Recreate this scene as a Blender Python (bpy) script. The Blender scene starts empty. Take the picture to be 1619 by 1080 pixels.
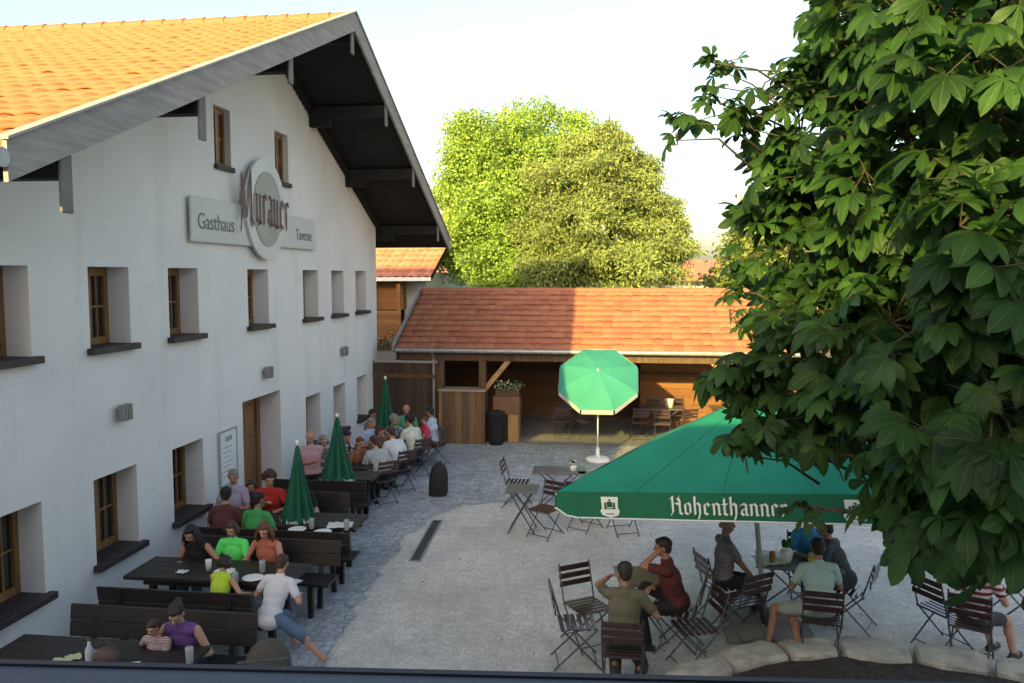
import bpy, bmesh, math, random
import numpy as np
from mathutils import Vector, Matrix, Quaternion
R = math.radians
scene = bpy.context.scene
COL = scene.collection
random.seed(7)

# ---------------------------------------------------------------- camera, sky, sun, exposure
PH_F, PH_CX, PH_CY, CAM_H = 1300.0, 809.5, 540.0, 4.2
PITCH = math.atan(105 / PH_F)
YAW = math.atan(168.5 / PH_F * math.cos(PITCH))
FW = Vector((-math.sin(YAW) * math.cos(PITCH), math.cos(YAW) * math.cos(PITCH), -math.sin(PITCH)))
RT = Vector((math.cos(YAW), math.sin(YAW), 0))
UP = RT.cross(FW)
CAM = Vector((0, 0, CAM_H))
cd = bpy.data.cameras.new('camera')
cam = bpy.data.objects.new('camera', cd)
COL.objects.link(cam)
cd.sensor_width = 36
cd.lens = PH_F / 1619 * 36
cd.clip_start = 0.02
cd.clip_end = 3000
cam.matrix_world = Matrix((
    (RT.x, UP.x, -FW.x, CAM.x), (RT.y, UP.y, -FW.y, CAM.y), (RT.z, UP.z, -FW.z, CAM.z), (0, 0, 0, 1)))
scene.camera = cam

SUN = Vector((1.0, 3.55, -1.12)).normalized()
w = bpy.data.worlds.new('World')
scene.world = w
w.use_nodes = True
nt = w.node_tree
nt.nodes.clear()
sky = nt.nodes.new('ShaderNodeTexSky')
sky.sky_type = 'NISHITA'
sky.sun_disc = False
sky.sun_elevation = math.asin(-SUN.z)
sky.sun_rotation = math.atan2(-SUN.x, -SUN.y)
sky.air_density = 1.0
sky.dust_density = 3.0
sky.ozone_density = 1.0
bg = nt.nodes.new('ShaderNodeBackground')
bg.inputs['Strength'].default_value = 0.15
wo = nt.nodes.new('ShaderNodeOutputWorld')
tint = nt.nodes.new('ShaderNodeMixRGB')
tint.blend_type = 'MULTIPLY'
tint.inputs[0].default_value = 1.0
tint.inputs[2].default_value = (1.08, 1.0, 0.90, 1)
nt.links.new(sky.outputs[0], tint.inputs[1])
nt.links.new(tint.outputs[0], bg.inputs[0])
nt.links.new(bg.outputs[0], wo.inputs[0])
sl = bpy.data.lights.new('sun', 'SUN')
sl.energy = 3.4
sl.angle = R(0.5)
sl.color = (1.0, 0.79, 0.23)
so = bpy.data.objects.new('sun', sl)
so.rotation_euler = SUN.to_track_quat('-Z', 'Y').to_euler()
so.location = (-20, -60, 30)
COL.objects.link(so)
scene.view_settings.view_transform = 'Standard'
scene.view_settings.look = 'None'
scene.view_settings.exposure = 1.56
scene.view_settings.gamma = 1.0


# ---------------------------------------------------------------- photo-pixel helpers (to read places off the photograph)
def ray(u, v):
    return FW + RT * ((u - PH_CX) / PH_F) - UP * ((v - PH_CY) / PH_F)


def atz(u, v, z=0.0):
    r = ray(u, v)
    return CAM + r * ((z - CAM_H) / r.z)


def atx(u, v, x):
    r = ray(u, v)
    return CAM + r * (x / r.x)


def aty(u, v, y):
    r = ray(u, v)
    return CAM + r * (y / r.y)


def atd(u, v, d):
    return CAM + ray(u, v) * d


# ---------------------------------------------------------------- materials
MATS = {}


def mat(name, col, rough=0.7, var=0.15, scale=4.0, bump=0.0, bscale=30.0, metal=0.0, spec=0.5, stretch=(1, 1, 1),
        trans=0.0):
    if name in MATS:
        return MATS[name]
    m = bpy.data.materials.new(name)
    m.use_nodes = True
    t = m.node_tree
    b = t.nodes['Principled BSDF']
    b.inputs['Roughness'].default_value = rough
    b.inputs['Metallic'].default_value = metal
    b.inputs['Specular IOR Level'].default_value = spec
    tc = t.nodes.new('ShaderNodeTexCoord')
    mp = t.nodes.new('ShaderNodeMapping')
    mp.inputs['Scale'].default_value = stretch
    t.links.new(tc.outputs['Object'], mp.inputs[0])
    n = t.nodes.new('ShaderNodeTexNoise')
    n.inputs['Scale'].default_value = scale
    n.inputs['Detail'].default_value = 5
    t.links.new(mp.outputs[0], n.inputs['Vector'])
    cr = t.nodes.new('ShaderNodeValToRGB')
    lo = [max(0, c * (1 - var)) for c in col]
    hi = [min(1, c * (1 + var)) for c in col]
    cr.color_ramp.elements[0].position = 0.3
    cr.color_ramp.elements[1].position = 0.7
    cr.color_ramp.elements[0].color = (*lo, 1)
    cr.color_ramp.elements[1].color = (*hi, 1)
    t.links.new(n.outputs['Fac'], cr.inputs[0])
    t.links.new(cr.outputs[0], b.inputs['Base Color'])
    if bump:
        n2 = t.nodes.new('ShaderNodeTexNoise')
        n2.inputs['Scale'].default_value = bscale
        n2.inputs['Detail'].default_value = 4
        t.links.new(mp.outputs[0], n2.inputs['Vector'])
        bp = t.nodes.new('ShaderNodeBump')
        bp.inputs['Strength'].default_value = bump
        bp.inputs['Distance'].default_value = 0.02
        t.links.new(n2.outputs['Fac'], bp.inputs['Height'])
        t.links.new(bp.outputs[0], b.inputs['Normal'])
    if trans:
        tr = t.nodes.new('ShaderNodeBsdfTranslucent')
        mx = t.nodes.new('ShaderNodeMixShader')
        mx.inputs[0].default_value = trans
        t.links.new(cr.outputs[0], tr.inputs[0])
        t.links.new(b.outputs[0], mx.inputs[1])
        t.links.new(tr.outputs[0], mx.inputs[2])
        t.links.new(mx.outputs[0], t.nodes['Material Output'].inputs[0])
    MATS[name] = m
    return m


def pattern_mat(name, c1, c2, scale, kind='stripe', rough=0.85):
    if name in MATS:
        return MATS[name]
    m = bpy.data.materials.new(name)
    m.use_nodes = True
    t = m.node_tree
    b = t.nodes['Principled BSDF']
    b.inputs['Roughness'].default_value = rough
    tc = t.nodes.new('ShaderNodeTexCoord')
    if kind == 'stripe':
        wv = t.nodes.new('ShaderNodeTexWave')
        wv.bands_direction = 'Z'
        wv.inputs['Scale'].default_value = scale
        wv.inputs['Distortion'].default_value = 1.0
        f = wv.outputs['Fac']
    elif kind == 'check':
        wv = t.nodes.new('ShaderNodeTexChecker')
        wv.inputs['Scale'].default_value = scale
        f = wv.outputs['Fac']
    else:
        wv = t.nodes.new('ShaderNodeTexNoise')
        wv.inputs['Scale'].default_value = scale
        wv.inputs['Detail'].default_value = 2
        f = wv.outputs['Fac']
    t.links.new(tc.outputs['Object'], wv.inputs['Vector'])
    cr = t.nodes.new('ShaderNodeValToRGB')
    cr.color_ramp.elements[0].position = 0.46
    cr.color_ramp.elements[1].position = 0.54
    cr.color_ramp.elements[0].color = (*c1, 1)
    cr.color_ramp.elements[1].color = (*c2, 1)
    t.links.new(f, cr.inputs[0])
    t.links.new(cr.outputs[0], b.inputs['Base Color'])
    MATS[name] = m
    return m


def tile_mat(name, c1, c2, c3):
    m = bpy.data.materials.new(name)
    m.use_nodes = True
    t = m.node_tree
    b = t.nodes['Principled BSDF']
    b.inputs['Roughness'].default_value = 0.75
    uv = t.nodes.new('ShaderNodeUVMap')
    fl = t.nodes.new('ShaderNodeVectorMath')
    fl.operation = 'FLOOR'
    wn = t.nodes.new('ShaderNodeTexWhiteNoise')
    wn.noise_dimensions = '3D'
    t.links.new(uv.outputs[0], fl.inputs[0])
    t.links.new(fl.outputs[0], wn.inputs['Vector'])
    cr = t.nodes.new('ShaderNodeValToRGB')
    cr.color_ramp.elements[0].color = (*c1, 1)
    cr.color_ramp.elements[1].color = (*c2, 1)
    t.links.new(wn.outputs['Value'], cr.inputs[0])
    n = t.nodes.new('ShaderNodeTexNoise')
    n.inputs['Scale'].default_value = 1.3
    n.inputs['Detail'].default_value = 6
    tc = t.nodes.new('ShaderNodeTexCoord')
    t.links.new(tc.outputs['Object'], n.inputs['Vector'])
    r2 = t.nodes.new('ShaderNodeValToRGB')
    r2.color_ramp.elements[0].position = 0.52
    r2.color_ramp.elements[1].position = 0.75
    t.links.new(n.outputs['Fac'], r2.inputs[0])
    mx = t.nodes.new('ShaderNodeMixRGB')
    mx.inputs[2].default_value = (*c3, 1)
    t.links.new(r2.outputs[0], mx.inputs[0])
    t.links.new(cr.outputs[0], mx.inputs[1])
    t.links.new(mx.outputs[0], b.inputs['Base Color'])
    return m


def cell_mat(name, scale, c_lo, c_hi, joint, jw=0.06, rnd=0.75, bump=0.5, rough=0.85, spots=None):
    m = bpy.data.materials.new(name)
    m.use_nodes = True
    t = m.node_tree
    b = t.nodes['Principled BSDF']
    b.inputs['Roughness'].default_value = rough
    tc = t.nodes.new('ShaderNodeTexCoord')
    v1 = t.nodes.new('ShaderNodeTexVoronoi')
    v1.inputs['Scale'].default_value = scale
    v1.inputs['Randomness'].default_value = rnd
    v2 = t.nodes.new('ShaderNodeTexVoronoi')
    v2.feature = 'DISTANCE_TO_EDGE'
    v2.inputs['Scale'].default_value = scale
    v2.inputs['Randomness'].default_value = rnd
    for v in (v1, v2):
        t.links.new(tc.outputs['Object'], v.inputs['Vector'])
    sp = t.nodes.new('ShaderNodeSeparateColor')
    t.links.new(v1.outputs['Color'], sp.inputs[0])
    cr = t.nodes.new('ShaderNodeValToRGB')
    cr.color_ramp.elements[0].color = (*c_lo, 1)
    cr.color_ramp.elements[1].color = (*c_hi, 1)
    t.links.new(sp.outputs[0], cr.inputs[0])
    n = t.nodes.new('ShaderNodeTexNoise')
    n.inputs['Scale'].default_value = 0.7
    n.inputs['Detail'].default_value = 8
    n.inputs['Roughness'].default_value = 0.65
    t.links.new(tc.outputs['Object'], n.inputs['Vector'])
    r3 = t.nodes.new('ShaderNodeValToRGB')
    r3.color_ramp.elements[0].position = 0.35
    r3.color_ramp.elements[1].position = 0.65
    r3.color_ramp.elements[0].color = (0.72, 0.72, 0.72, 1)
    r3.color_ramp.elements[1].color = (1.08, 1.06, 1.04, 1)
    t.links.new(n.outputs['Fac'], r3.inputs[0])
    mu = t.nodes.new('ShaderNodeMixRGB')
    mu.blend_type = 'MULTIPLY'
    mu.inputs[0].default_value = 1
    t.links.new(cr.outputs[0], mu.inputs[1])
    t.links.new(r3.outputs[0], mu.inputs[2])
    r2 = t.nodes.new('ShaderNodeValToRGB')
    r2.color_ramp.elements[0].position = 0.0
    r2.color_ramp.elements[1].position = jw
    t.links.new(v2.outputs['Distance'], r2.inputs[0])
    mx = t.nodes.new('ShaderNodeMixRGB')
    mx.inputs[1].default_value = (*joint, 1)
    t.links.new(r2.outputs[0], mx.inputs[0])
    n5 = t.nodes.new('ShaderNodeTexNoise')
    n5.inputs['Scale'].default_value = 5.5
    n5.inputs['Detail'].default_value = 6
    n5.inputs['Roughness'].default_value = 0.7
    t.links.new(tc.outputs['Object'], n5.inputs['Vector'])
    r5 = t.nodes.new('ShaderNodeValToRGB')
    r5.color_ramp.elements[0].position = 0.36
    r5.color_ramp.elements[1].position = 0.6
    r5.color_ramp.elements[0].color = (0.80, 0.79, 0.78, 1)
    r5.color_ramp.elements[1].color = (1.04, 1.04, 1.04, 1)
    t.links.new(n5.outputs['Fac'], r5.inputs[0])
    m5 = t.nodes.new('ShaderNodeMixRGB')
    m5.blend_type = 'MULTIPLY'
    m5.inputs[0].default_value = 1
    t.links.new(mu.outputs[0], m5.inputs[1])
    t.links.new(r5.outputs[0], m5.inputs[2])
    t.links.new(m5.outputs[0], mx.inputs[2])
    t.links.new(mx.outputs[0], b.inputs['Base Color'])
    bp = t.nodes.new('ShaderNodeBump')
    bp.inputs['Strength'].default_value = bump
    bp.inputs['Distance'].default_value = 0.01
    t.links.new(r2.outputs[0], bp.inputs['Height'])
    t.links.new(bp.outputs[0], b.inputs['Normal'])
    return m


def plank_mat(name, cols, width, axis='X', rough=0.8):
    """boards of changing tone; board index along an axis of the object's own coordinates"""
    m = bpy.data.materials.new(name)
    m.use_nodes = True
    t = m.node_tree
    b = t.nodes['Principled BSDF']
    b.inputs['Roughness'].default_value = rough
    tc = t.nodes.new('ShaderNodeTexCoord')
    sx = t.nodes.new('ShaderNodeSeparateXYZ')
    t.links.new(tc.outputs['Object'], sx.inputs[0])
    dv = t.nodes.new('ShaderNodeMath')
    dv.operation = 'DIVIDE'
    dv.inputs[1].default_value = width
    t.links.new(sx.outputs[axis], dv.inputs[0])
    fl = t.nodes.new('ShaderNodeMath')
    fl.operation = 'FLOOR'
    t.links.new(dv.outputs[0], fl.inputs[0])
    fr = t.nodes.new('ShaderNodeMath')
    fr.operation = 'FRACT'
    t.links.new(dv.outputs[0], fr.inputs[0])
    wn = t.nodes.new('ShaderNodeTexWhiteNoise')
    wn.noise_dimensions = '1D'
    t.links.new(fl.outputs[0], wn.inputs['W'])
    cr = t.nodes.new('ShaderNodeValToRGB')
    while len(cr.color_ramp.elements) < len(cols):
        cr.color_ramp.elements.new(0.5)
    for i, c in enumerate(cols):
        cr.color_ramp.elements[i].position = i / max(1, len(cols) - 1)
        cr.color_ramp.elements[i].color = (*c, 1)
    t.links.new(wn.outputs['Value'], cr.inputs[0])
    mp = t.nodes.new('ShaderNodeMapping')
    mp.inputs['Scale'].default_value = (30, 30, 2.0) if axis != 'Z' else (2, 2, 30)
    t.links.new(tc.outputs['Object'], mp.inputs[0])
    n = t.nodes.new('ShaderNodeTexNoise')
    n.inputs['Scale'].default_value = 1.0
    n.inputs['Detail'].default_value = 6
    t.links.new(mp.outputs[0], n.inputs['Vector'])
    r2 = t.nodes.new('ShaderNodeValToRGB')
    r2.color_ramp.elements[0].position = 0.3
    r2.color_ramp.elements[1].position = 0.75
    r2.color_ramp.elements[0].color = (0.6, 0.58, 0.56, 1)
    t.links.new(n.outputs['Fac'], r2.inputs[0])
    mu = t.nodes.new('ShaderNodeMixRGB')
    mu.blend_type = 'MULTIPLY'
    mu.inputs[0].default_value = 0.9
    t.links.new(cr.outputs[0], mu.inputs[1])
    t.links.new(r2.outputs[0], mu.inputs[2])
    r4 = t.nodes.new('ShaderNodeValToRGB')
    e = r4.color_ramp.elements
    e[0].position = 0.0
    e[0].color = (0.15, 0.15, 0.15, 1)
    e[1].position = 0.06
    e[1].color = (1, 1, 1, 1)
    t.links.new(fr.outputs[0], r4.inputs[0])
    m2 = t.nodes.new('ShaderNodeMixRGB')
    m2.blend_type = 'MULTIPLY'
    m2.inputs[0].default_value = 1
    t.links.new(mu.outputs[0], m2.inputs[1])
    t.links.new(r4.outputs[0], m2.inputs[2])
    t.links.new(m2.outputs[0], b.inputs['Base Color'])
    bp = t.nodes.new('ShaderNodeBump')
    bp.inputs['Strength'].default_value = 0.5
    bp.inputs['Distance'].default_value = 0.01
    t.links.new(r4.outputs[0], bp.inputs['Height'])
    t.links.new(bp.outputs[0], b.inputs['Normal'])
    return m


M = dict(
    plaster=mat('plaster', (0.79, 0.76, 0.73), 0.9, 0.04, 0.8, 0.25, 14),
    plaster2=mat('plaster_white', (0.72, 0.71, 0.68), 0.9, 0.05, 1.0, 0.1, 20),
    wood_win=mat('window_wood', (0.24, 0.115, 0.04), 0.5, 0.3, 6, 0.1, 40, stretch=(3, 3, .4)),
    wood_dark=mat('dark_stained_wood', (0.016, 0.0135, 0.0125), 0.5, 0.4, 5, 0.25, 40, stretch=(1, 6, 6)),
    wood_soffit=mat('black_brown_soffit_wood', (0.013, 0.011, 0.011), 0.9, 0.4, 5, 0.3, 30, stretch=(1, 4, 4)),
    fascia=mat('weathered_grey_board', (0.31, 0.285, 0.262), 0.8, 0.2, 3, 0.1, 18, stretch=(6, .6, 6)),
    beam=mat('beam_wood', (0.10, 0.055, 0.028), 0.75, 0.35, 4, 0.2, 30, stretch=(4, 4, .6)),
    brace=mat('pale_brace_wood', (0.40, 0.23, 0.10), 0.7, 0.2, 5, 0.1, 30),
    glass=mat('window_glass', (0.015, 0.017, 0.02), 0.05, 0.1, 1, 0, spec=1.0),
    sill=mat('sill_stone', (0.035, 0.027, 0.027), 0.6, 0.25, 8, 0.1, 40),
    metal=mat('grey_metal', (0.30, 0.31, 0.33), 0.4, 0.1, 6, 0, metal=0.7),
    lamp_metal=mat('lamp_steel', (0.28, 0.27, 0.26), 0.45, 0.1, 6, 0, metal=0.6),
    chair_metal=mat('chair_metal', (0.09, 0.095, 0.11), 0.45, 0.2, 20, 0, metal=0.5),
    white=mat('white_paint', (0.78, 0.78, 0.76), 0.45, 0.04, 3),
    white_print=mat('white_print', (0.72, 0.76, 0.72), 0.7, 0.03, 3),
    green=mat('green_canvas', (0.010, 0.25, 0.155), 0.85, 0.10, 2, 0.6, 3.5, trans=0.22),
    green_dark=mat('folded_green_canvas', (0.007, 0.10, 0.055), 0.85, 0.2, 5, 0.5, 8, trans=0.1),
    green_light=mat('pale_green_canvas', (0.06, 0.36, 0.28), 0.8, 0.08, 3, 0.1, 12, trans=0.35),  # paler green base colour for the small open parasol
    white_cloth=mat('white_hem_cloth', (0.62, 0.64, 0.6), 0.85, 0.05, 5, trans=0.1),
    gutter=mat('zinc_gutter', (0.33, 0.33, 0.33), 0.5, 0.15, 6, metal=0.5),
    black=mat('black_plastic', (0.008, 0.008, 0.009), 0.75, 0.2, 8),
    bark=mat('bark', (0.085, 0.065, 0.045), 0.95, 0.4, 8, 0.8, 18, stretch=(3, 3, .7)),
    twig=mat('twig_bark', (0.045, 0.04, 0.02), 0.9, 0.3, 12),
    leaf=mat('chestnut_leaf', (0.034, 0.094, 0.020), 0.5, 0.55, 2.6, 0.15, 50, spec=0.35, trans=0.5),
    leaf_maple=mat('maple_leaf', (0.25, 0.40, 0.08), 0.6, 0.3, 0.9, trans=0.35),
    leaf_conifer=mat('conifer_needles', (0.20, 0.27, 0.085), 0.7, 0.3, 0.7, trans=0.2),
    leaf_far=mat('far_leaf', (0.18, 0.23, 0.05), 0.65, 0.3, 0.8, trans=0.3),
    stone=mat('sandstone_block', (0.46, 0.42, 0.35), 0.9, 0.25, 5, 0.8, 14),
    soil=mat('planting_soil', (0.05, 0.036, 0.028), 0.95, 0.5, 14, 1.0, 40),
    seat_slat=mat('lacquered_slat', (0.045, 0.022, 0.022), 0.22, 0.3, 9, spec=0.7),
    tabletop=mat('grey_table_top', (0.10, 0.095, 0.10), 0.35, 0.15, 5),
    tile_house=tile_mat('house_roof_tile', (0.33, 0.115, 0.048), (0.37, 0.135, 0.060), (0.33, 0.12, 0.055)),
    tile_shed=tile_mat('shed_roof_tile', (0.26, 0.088, 0.052), (0.35, 0.14, 0.072), (0.30, 0.125, 0.07)),
    tile_far=tile_mat('far_roof_tile', (0.42, 0.15, 0.09), (0.52, 0.21, 0.13), (0.45, 0.2, 0.13)),
    gravel=cell_mat('pale_gravel', 42, (0.53, 0.505, 0.46), (0.80, 0.765, 0.70), (0.43, 0.41, 0.37), 0.12, 1.0, 0.35),
    setts=cell_mat('granite_setts', 8.5, (0.33, 0.355, 0.375), (0.49, 0.51, 0.53), (0.22, 0.23, 0.23), 0.07, 0.6, 0.7),
    concrete=mat('concrete_floor', (0.20, 0.19, 0.175), 0.85, 0.18, 1.2, 0.15, 30),
    grass=mat('far_ground_grass', (0.07, 0.10, 0.03), 0.95, 0.4, 0.4, 0.3, 8),
    planks_gate=plank_mat('gate_boards', [(0.045, 0.026, 0.015), (0.10, 0.055, 0.03), (0.075, 0.045, 0.03)], 0.14),
    planks_bar=plank_mat('bar_boards', [(0.11, 0.06, 0.035), (0.34, 0.19, 0.08), (0.14, 0.10, 0.065), (0.13, 0.075, 0.04), (0.29, 0.15, 0.065)], 0.17),
    planks_orange=plank_mat('spruce_boards', [(0.32, 0.14, 0.045), (0.38, 0.18, 0.06), (0.28, 0.115, 0.04)], 0.18, 'Z'),
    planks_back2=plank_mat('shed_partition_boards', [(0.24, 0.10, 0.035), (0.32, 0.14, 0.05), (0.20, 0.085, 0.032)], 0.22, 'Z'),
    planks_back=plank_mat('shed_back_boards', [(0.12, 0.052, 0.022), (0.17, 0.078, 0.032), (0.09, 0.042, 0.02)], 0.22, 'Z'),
    red=mat('red_flowers', (0.5, 0.03, 0.03), 0.6, 0.3, 20),
    flower_white=mat('white_flowers', (0.5, 0.48, 0.44), 0.6, 0.1, 20),
    plant=mat('pot_plant_leaf', (0.04, 0.11, 0.025), 0.6, 0.4, 10, trans=0.2),
)
def weather(m, amt=0.16):
    t = m.node_tree
    b = t.nodes['Principled BSDF']
    src = b.inputs['Base Color'].links[0].from_socket
    tc = t.nodes.new('ShaderNodeTexCoord')
    mul = src
    for (sc_, lo_, hi2, c_) in (((2.2, 2.2, .28), .55, .82, (0.87, 0.86, 0.84)), ((.5, .5, .5), .45, .75, (0.90, 0.90, 0.905)), ((14, 14, 14), .62, .72, (0.90, 0.895, 0.88))):
        mp = t.nodes.new('ShaderNodeMapping')
        mp.inputs['Scale'].default_value = sc_
        t.links.new(tc.outputs['Object'], mp.inputs[0])
        n = t.nodes.new('ShaderNodeTexNoise')
        n.inputs['Scale'].default_value = 1.0
        n.inputs['Detail'].default_value = 7
        t.links.new(mp.outputs[0], n.inputs['Vector'])
        r = t.nodes.new('ShaderNodeValToRGB')
        r.color_ramp.elements[0].position = lo_
        r.color_ramp.elements[1].position = hi2
        r.color_ramp.elements[0].color = (1, 1, 1, 1)
        r.color_ramp.elements[1].color = (*c_, 1)
        t.links.new(n.outputs['Fac'], r.inputs[0])
        mx = t.nodes.new('ShaderNodeMixRGB')
        mx.blend_type = 'MULTIPLY'
        mx.inputs[0].default_value = 1
        t.links.new(mul, mx.inputs[1])
        t.links.new(r.outputs[0], mx.inputs[2])
        mul = mx.outputs[0]
    t.links.new(mul, b.inputs['Base Color'])


weather(M['plaster'])


def island_tint(m, amt=.35):
    t = m.node_tree
    b = t.nodes['Principled BSDF']
    src = b.inputs['Base Color'].links[0].from_socket
    outs = [l.to_socket for l in src.links]
    g_ = t.nodes.new('ShaderNodeNewGeometry')
    r = t.nodes.new('ShaderNodeValToRGB')
    e = r.color_ramp.elements
    e[0].color = (1 - amt, 1 - amt * .9, 1 - amt * .6, 1)
    e[1].color = (1 + amt * 1.5, 1 + amt, 1, 1)
    t.links.new(g_.outputs['Random Per Island'], r.inputs[0])
    mx = t.nodes.new('ShaderNodeMixRGB')
    mx.blend_type = 'MULTIPLY'
    mx.inputs[0].default_value = 1
    t.links.new(src, mx.inputs[1])
    t.links.new(r.outputs[0], mx.inputs[2])
    for o_ in outs:
        t.links.new(mx.outputs[0], o_)


def leaf_veins(m):
    t = m.node_tree
    b = t.nodes['Principled BSDF']
    src = b.inputs['Base Color'].links[0].from_socket
    outs = [l.to_socket for l in src.links]
    uv = t.nodes.new('ShaderNodeUVMap')
    sp_ = t.nodes.new('ShaderNodeSeparateXYZ')
    t.links.new(uv.outputs[0], sp_.inputs[0])

    def mth(op, a, b_=None, v=None):
        n = t.nodes.new('ShaderNodeMath')
        n.operation = op
        t.links.new(a, n.inputs[0])
        if b_ is not None:
            t.links.new(b_, n.inputs[1])
        if v is not None:
            n.inputs[1].default_value = v
        return n.outputs[0]
    ax = mth('ABSOLUTE', mth('SUBTRACT', sp_.outputs[0], v=.5))
    rib = mth('LESS_THAN', ax, v=.035)
    ph = mth('FRACT', mth('SUBTRACT', mth('MULTIPLY', sp_.outputs[1], v=13.0), mth('MULTIPLY', ax, v=7.0)))
    vein = mth('LESS_THAN', ph, v=.16)
    f = mth('MAXIMUM', rib, mth('MULTIPLY', vein, v=.45))
    mx = t.nodes.new('ShaderNodeMixRGB')
    mx.inputs[2].default_value = (0.10, 0.17, 0.06, 1)
    f2 = mth('MULTIPLY', f, v=.6)
    t.links.new(f2, mx.inputs[0])
    t.links.new(src, mx.inputs[1])
    for o_ in outs:
        t.links.new(mx.outputs[0], o_)
    bp = t.nodes.new('ShaderNodeBump')
    bp.inputs['Strength'].default_value = .5
    bp.inputs['Distance'].default_value = .004
    bp.invert = True
    t.links.new(ph, bp.inputs['Height'])
    t.links.new(bp.outputs[0], b.inputs['Normal'])


leaf_veins(M['leaf'])
island_tint(M['leaf'], .30)
island_tint(M['leaf_conifer'], .3)
island_tint(M['leaf_maple'], .25)
weather(M['fascia'])
weather(M['stone'])
M['slot'] = mat('drain_slot', (0.02, 0.02, 0.022), 0.6, 0.3, 20, metal=0.3)


# ---------------------------------------------------------------- mesh helpers
class MB:
    def __init__(s):
        s.v = []
        s.f = []
        s.m = []

    def add(s, vs, fs, mi=0):
        b = len(s.v)
        s.v += [tuple(v) for v in vs]
        s.f += [tuple(i + b for i in f) for f in fs]
        s.m += [mi] * len(fs)
        return s

    def box(s, lo, hi, mi=0, mt=None):
        x0, y0, z0 = lo
        x1, y1, z1 = hi
        vs = [Vector(p) for p in ((x0, y0, z0), (x1, y0, z0), (x1, y1, z0), (x0, y1, z0), (x0, y0, z1), (x1, y0, z1), (x1, y1, z1), (x0, y1, z1))]
        if mt is not None:
            vs = [mt @ v for v in vs]
        return s.add(vs, [(0, 3, 2, 1), (4, 5, 6, 7), (0, 1, 5, 4), (1, 2, 6, 5), (2, 3, 7, 6), (3, 0, 4, 7)], mi)

    def bar(s, a, b, wx, wz, mi=0, up=(0, 0, 1)):
        a = Vector(a)
        b = Vector(b)
        d = (b - a)
        L = d.length
        d.normalize()
        u = Vector(up)
        x = d.cross(u)
        if x.length < 1e-4:
            x = Vector((1, 0, 0))
        x.normalize()
        z = x.cross(d).normalized()
        mt = Matrix(((x.x, d.x, z.x, a.x), (x.y, d.y, z.y, a.y), (x.z, d.z, z.z, a.z), (0, 0, 0, 1)))
        return s.box((-wx / 2, 0, -wz / 2), (wx / 2, L, wz / 2), mi, mt)

    def tube(s, pts, r, n=8, mi=0, cap=True):
        pts = [Vector(p) for p in pts]
        rs = r if isinstance(r, (list, tuple)) else [r] * len(pts)
        vs = []
        prev = None
        for i, p in enumerate(pts):
            d = (pts[min(i + 1, len(pts) - 1)] - pts[max(i - 1, 0)]).normalized()
            if prev is None:
                x = d.cross(Vector((0, 0, 1)))
                if x.length < 1e-3:
                    x = d.cross(Vector((1, 0, 0)))
            else:
                x = prev - d * prev.dot(d)
            x.normalize()
            prev = x
            y = d.cross(x)
            for k in range(n):
                a = 2 * math.pi * k / n
                vs.append(p + (x * math.cos(a) + y * math.sin(a)) * rs[i])
        fs = []
        for i in range(len(pts) - 1):
            for k in range(n):
                k2 = (k + 1) % n
                fs.append((i * n + k, i * n + k2, (i + 1) * n + k2, (i + 1) * n + k))
        if cap:
            fs.append(tuple(range(n - 1, -1, -1)))
            fs.append(tuple((len(pts) - 1) * n + k for k in range(n)))
        return s.add(vs, fs, mi)

    def lathe(s, prof, n=16, mi=0, c=(0, 0, 0)):
        vs = []
        for r, z in prof:
            for k in range(n):
                a = 2 * math.pi * k / n
                vs.append((c[0] + r * math.cos(a), c[1] + r * math.sin(a), c[2] + z))
        fs = []
        for i in range(len(prof) - 1):
            for k in range(n):
                k2 = (k + 1) % n
                fs.append((i * n + k, i * n + k2, (i + 1) * n + k2, (i + 1) * n + k))
        fs.append(tuple(range(n - 1, -1, -1)))
        fs.append(tuple((len(prof) - 1) * n + k for k in range(n)))
        return s.add(vs, fs, mi)

    def ell(s, c, r, rot=None, nu=12, nv=8, mi=0):
        c = Vector(c)
        vs = []
        for j in range(1, nv):
            th = math.pi * j / nv
            for k in range(nu):
                a = 2 * math.pi * k / nu
                p = Vector((r[0] * math.sin(th) * math.cos(a), r[1] * math.sin(th) * math.sin(a), r[2] * math.cos(th)))
                if rot is not None:
                    p = rot @ p
                vs.append(c + p)
        t = Vector((0, 0, r[2]))
        bt = Vector((0, 0, -r[2]))
        if rot is not None:
            t = rot @ t
            bt = rot @ bt
        vs += [c + t, c + bt]
        T = len(vs) - 2
        B = T + 1
        fs = []
        for j in range(nv - 2):
            for k in range(nu):
                k2 = (k + 1) % nu
                fs.append((j * nu + k, (j + 1) * nu + k, (j + 1) * nu + k2, j * nu + k2))
        for k in range(nu):
            k2 = (k + 1) % nu
            fs.append((T, k, k2))
            fs.append((B, (nv - 2) * nu + k2, (nv - 2) * nu + k))
        return s.add(vs, fs, mi)

    def cap(s, a, b, r0, r1, n=10, mi=0):
        a = Vector(a)
        b = Vector(b)
        d = b - a
        L = d.length
        if L < 1e-5:
            return s.ell(a, (r0, r0, r0))
        d = d / L
        pts = []
        rs = []
        for th in (80, 55, 30):
            pts.append(a - d * r0 * math.sin(R(th)))
            rs.append(r0 * math.cos(R(th)))
        pts.append(a)
        rs.append(r0)
        pts.append(b)
        rs.append(r1)
        for th in (30, 55, 80):
            pts.append(b + d * r1 * math.sin(R(th)))
            rs.append(r1 * math.cos(R(th)))
        return s.tube(pts, rs, n, mi)

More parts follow.
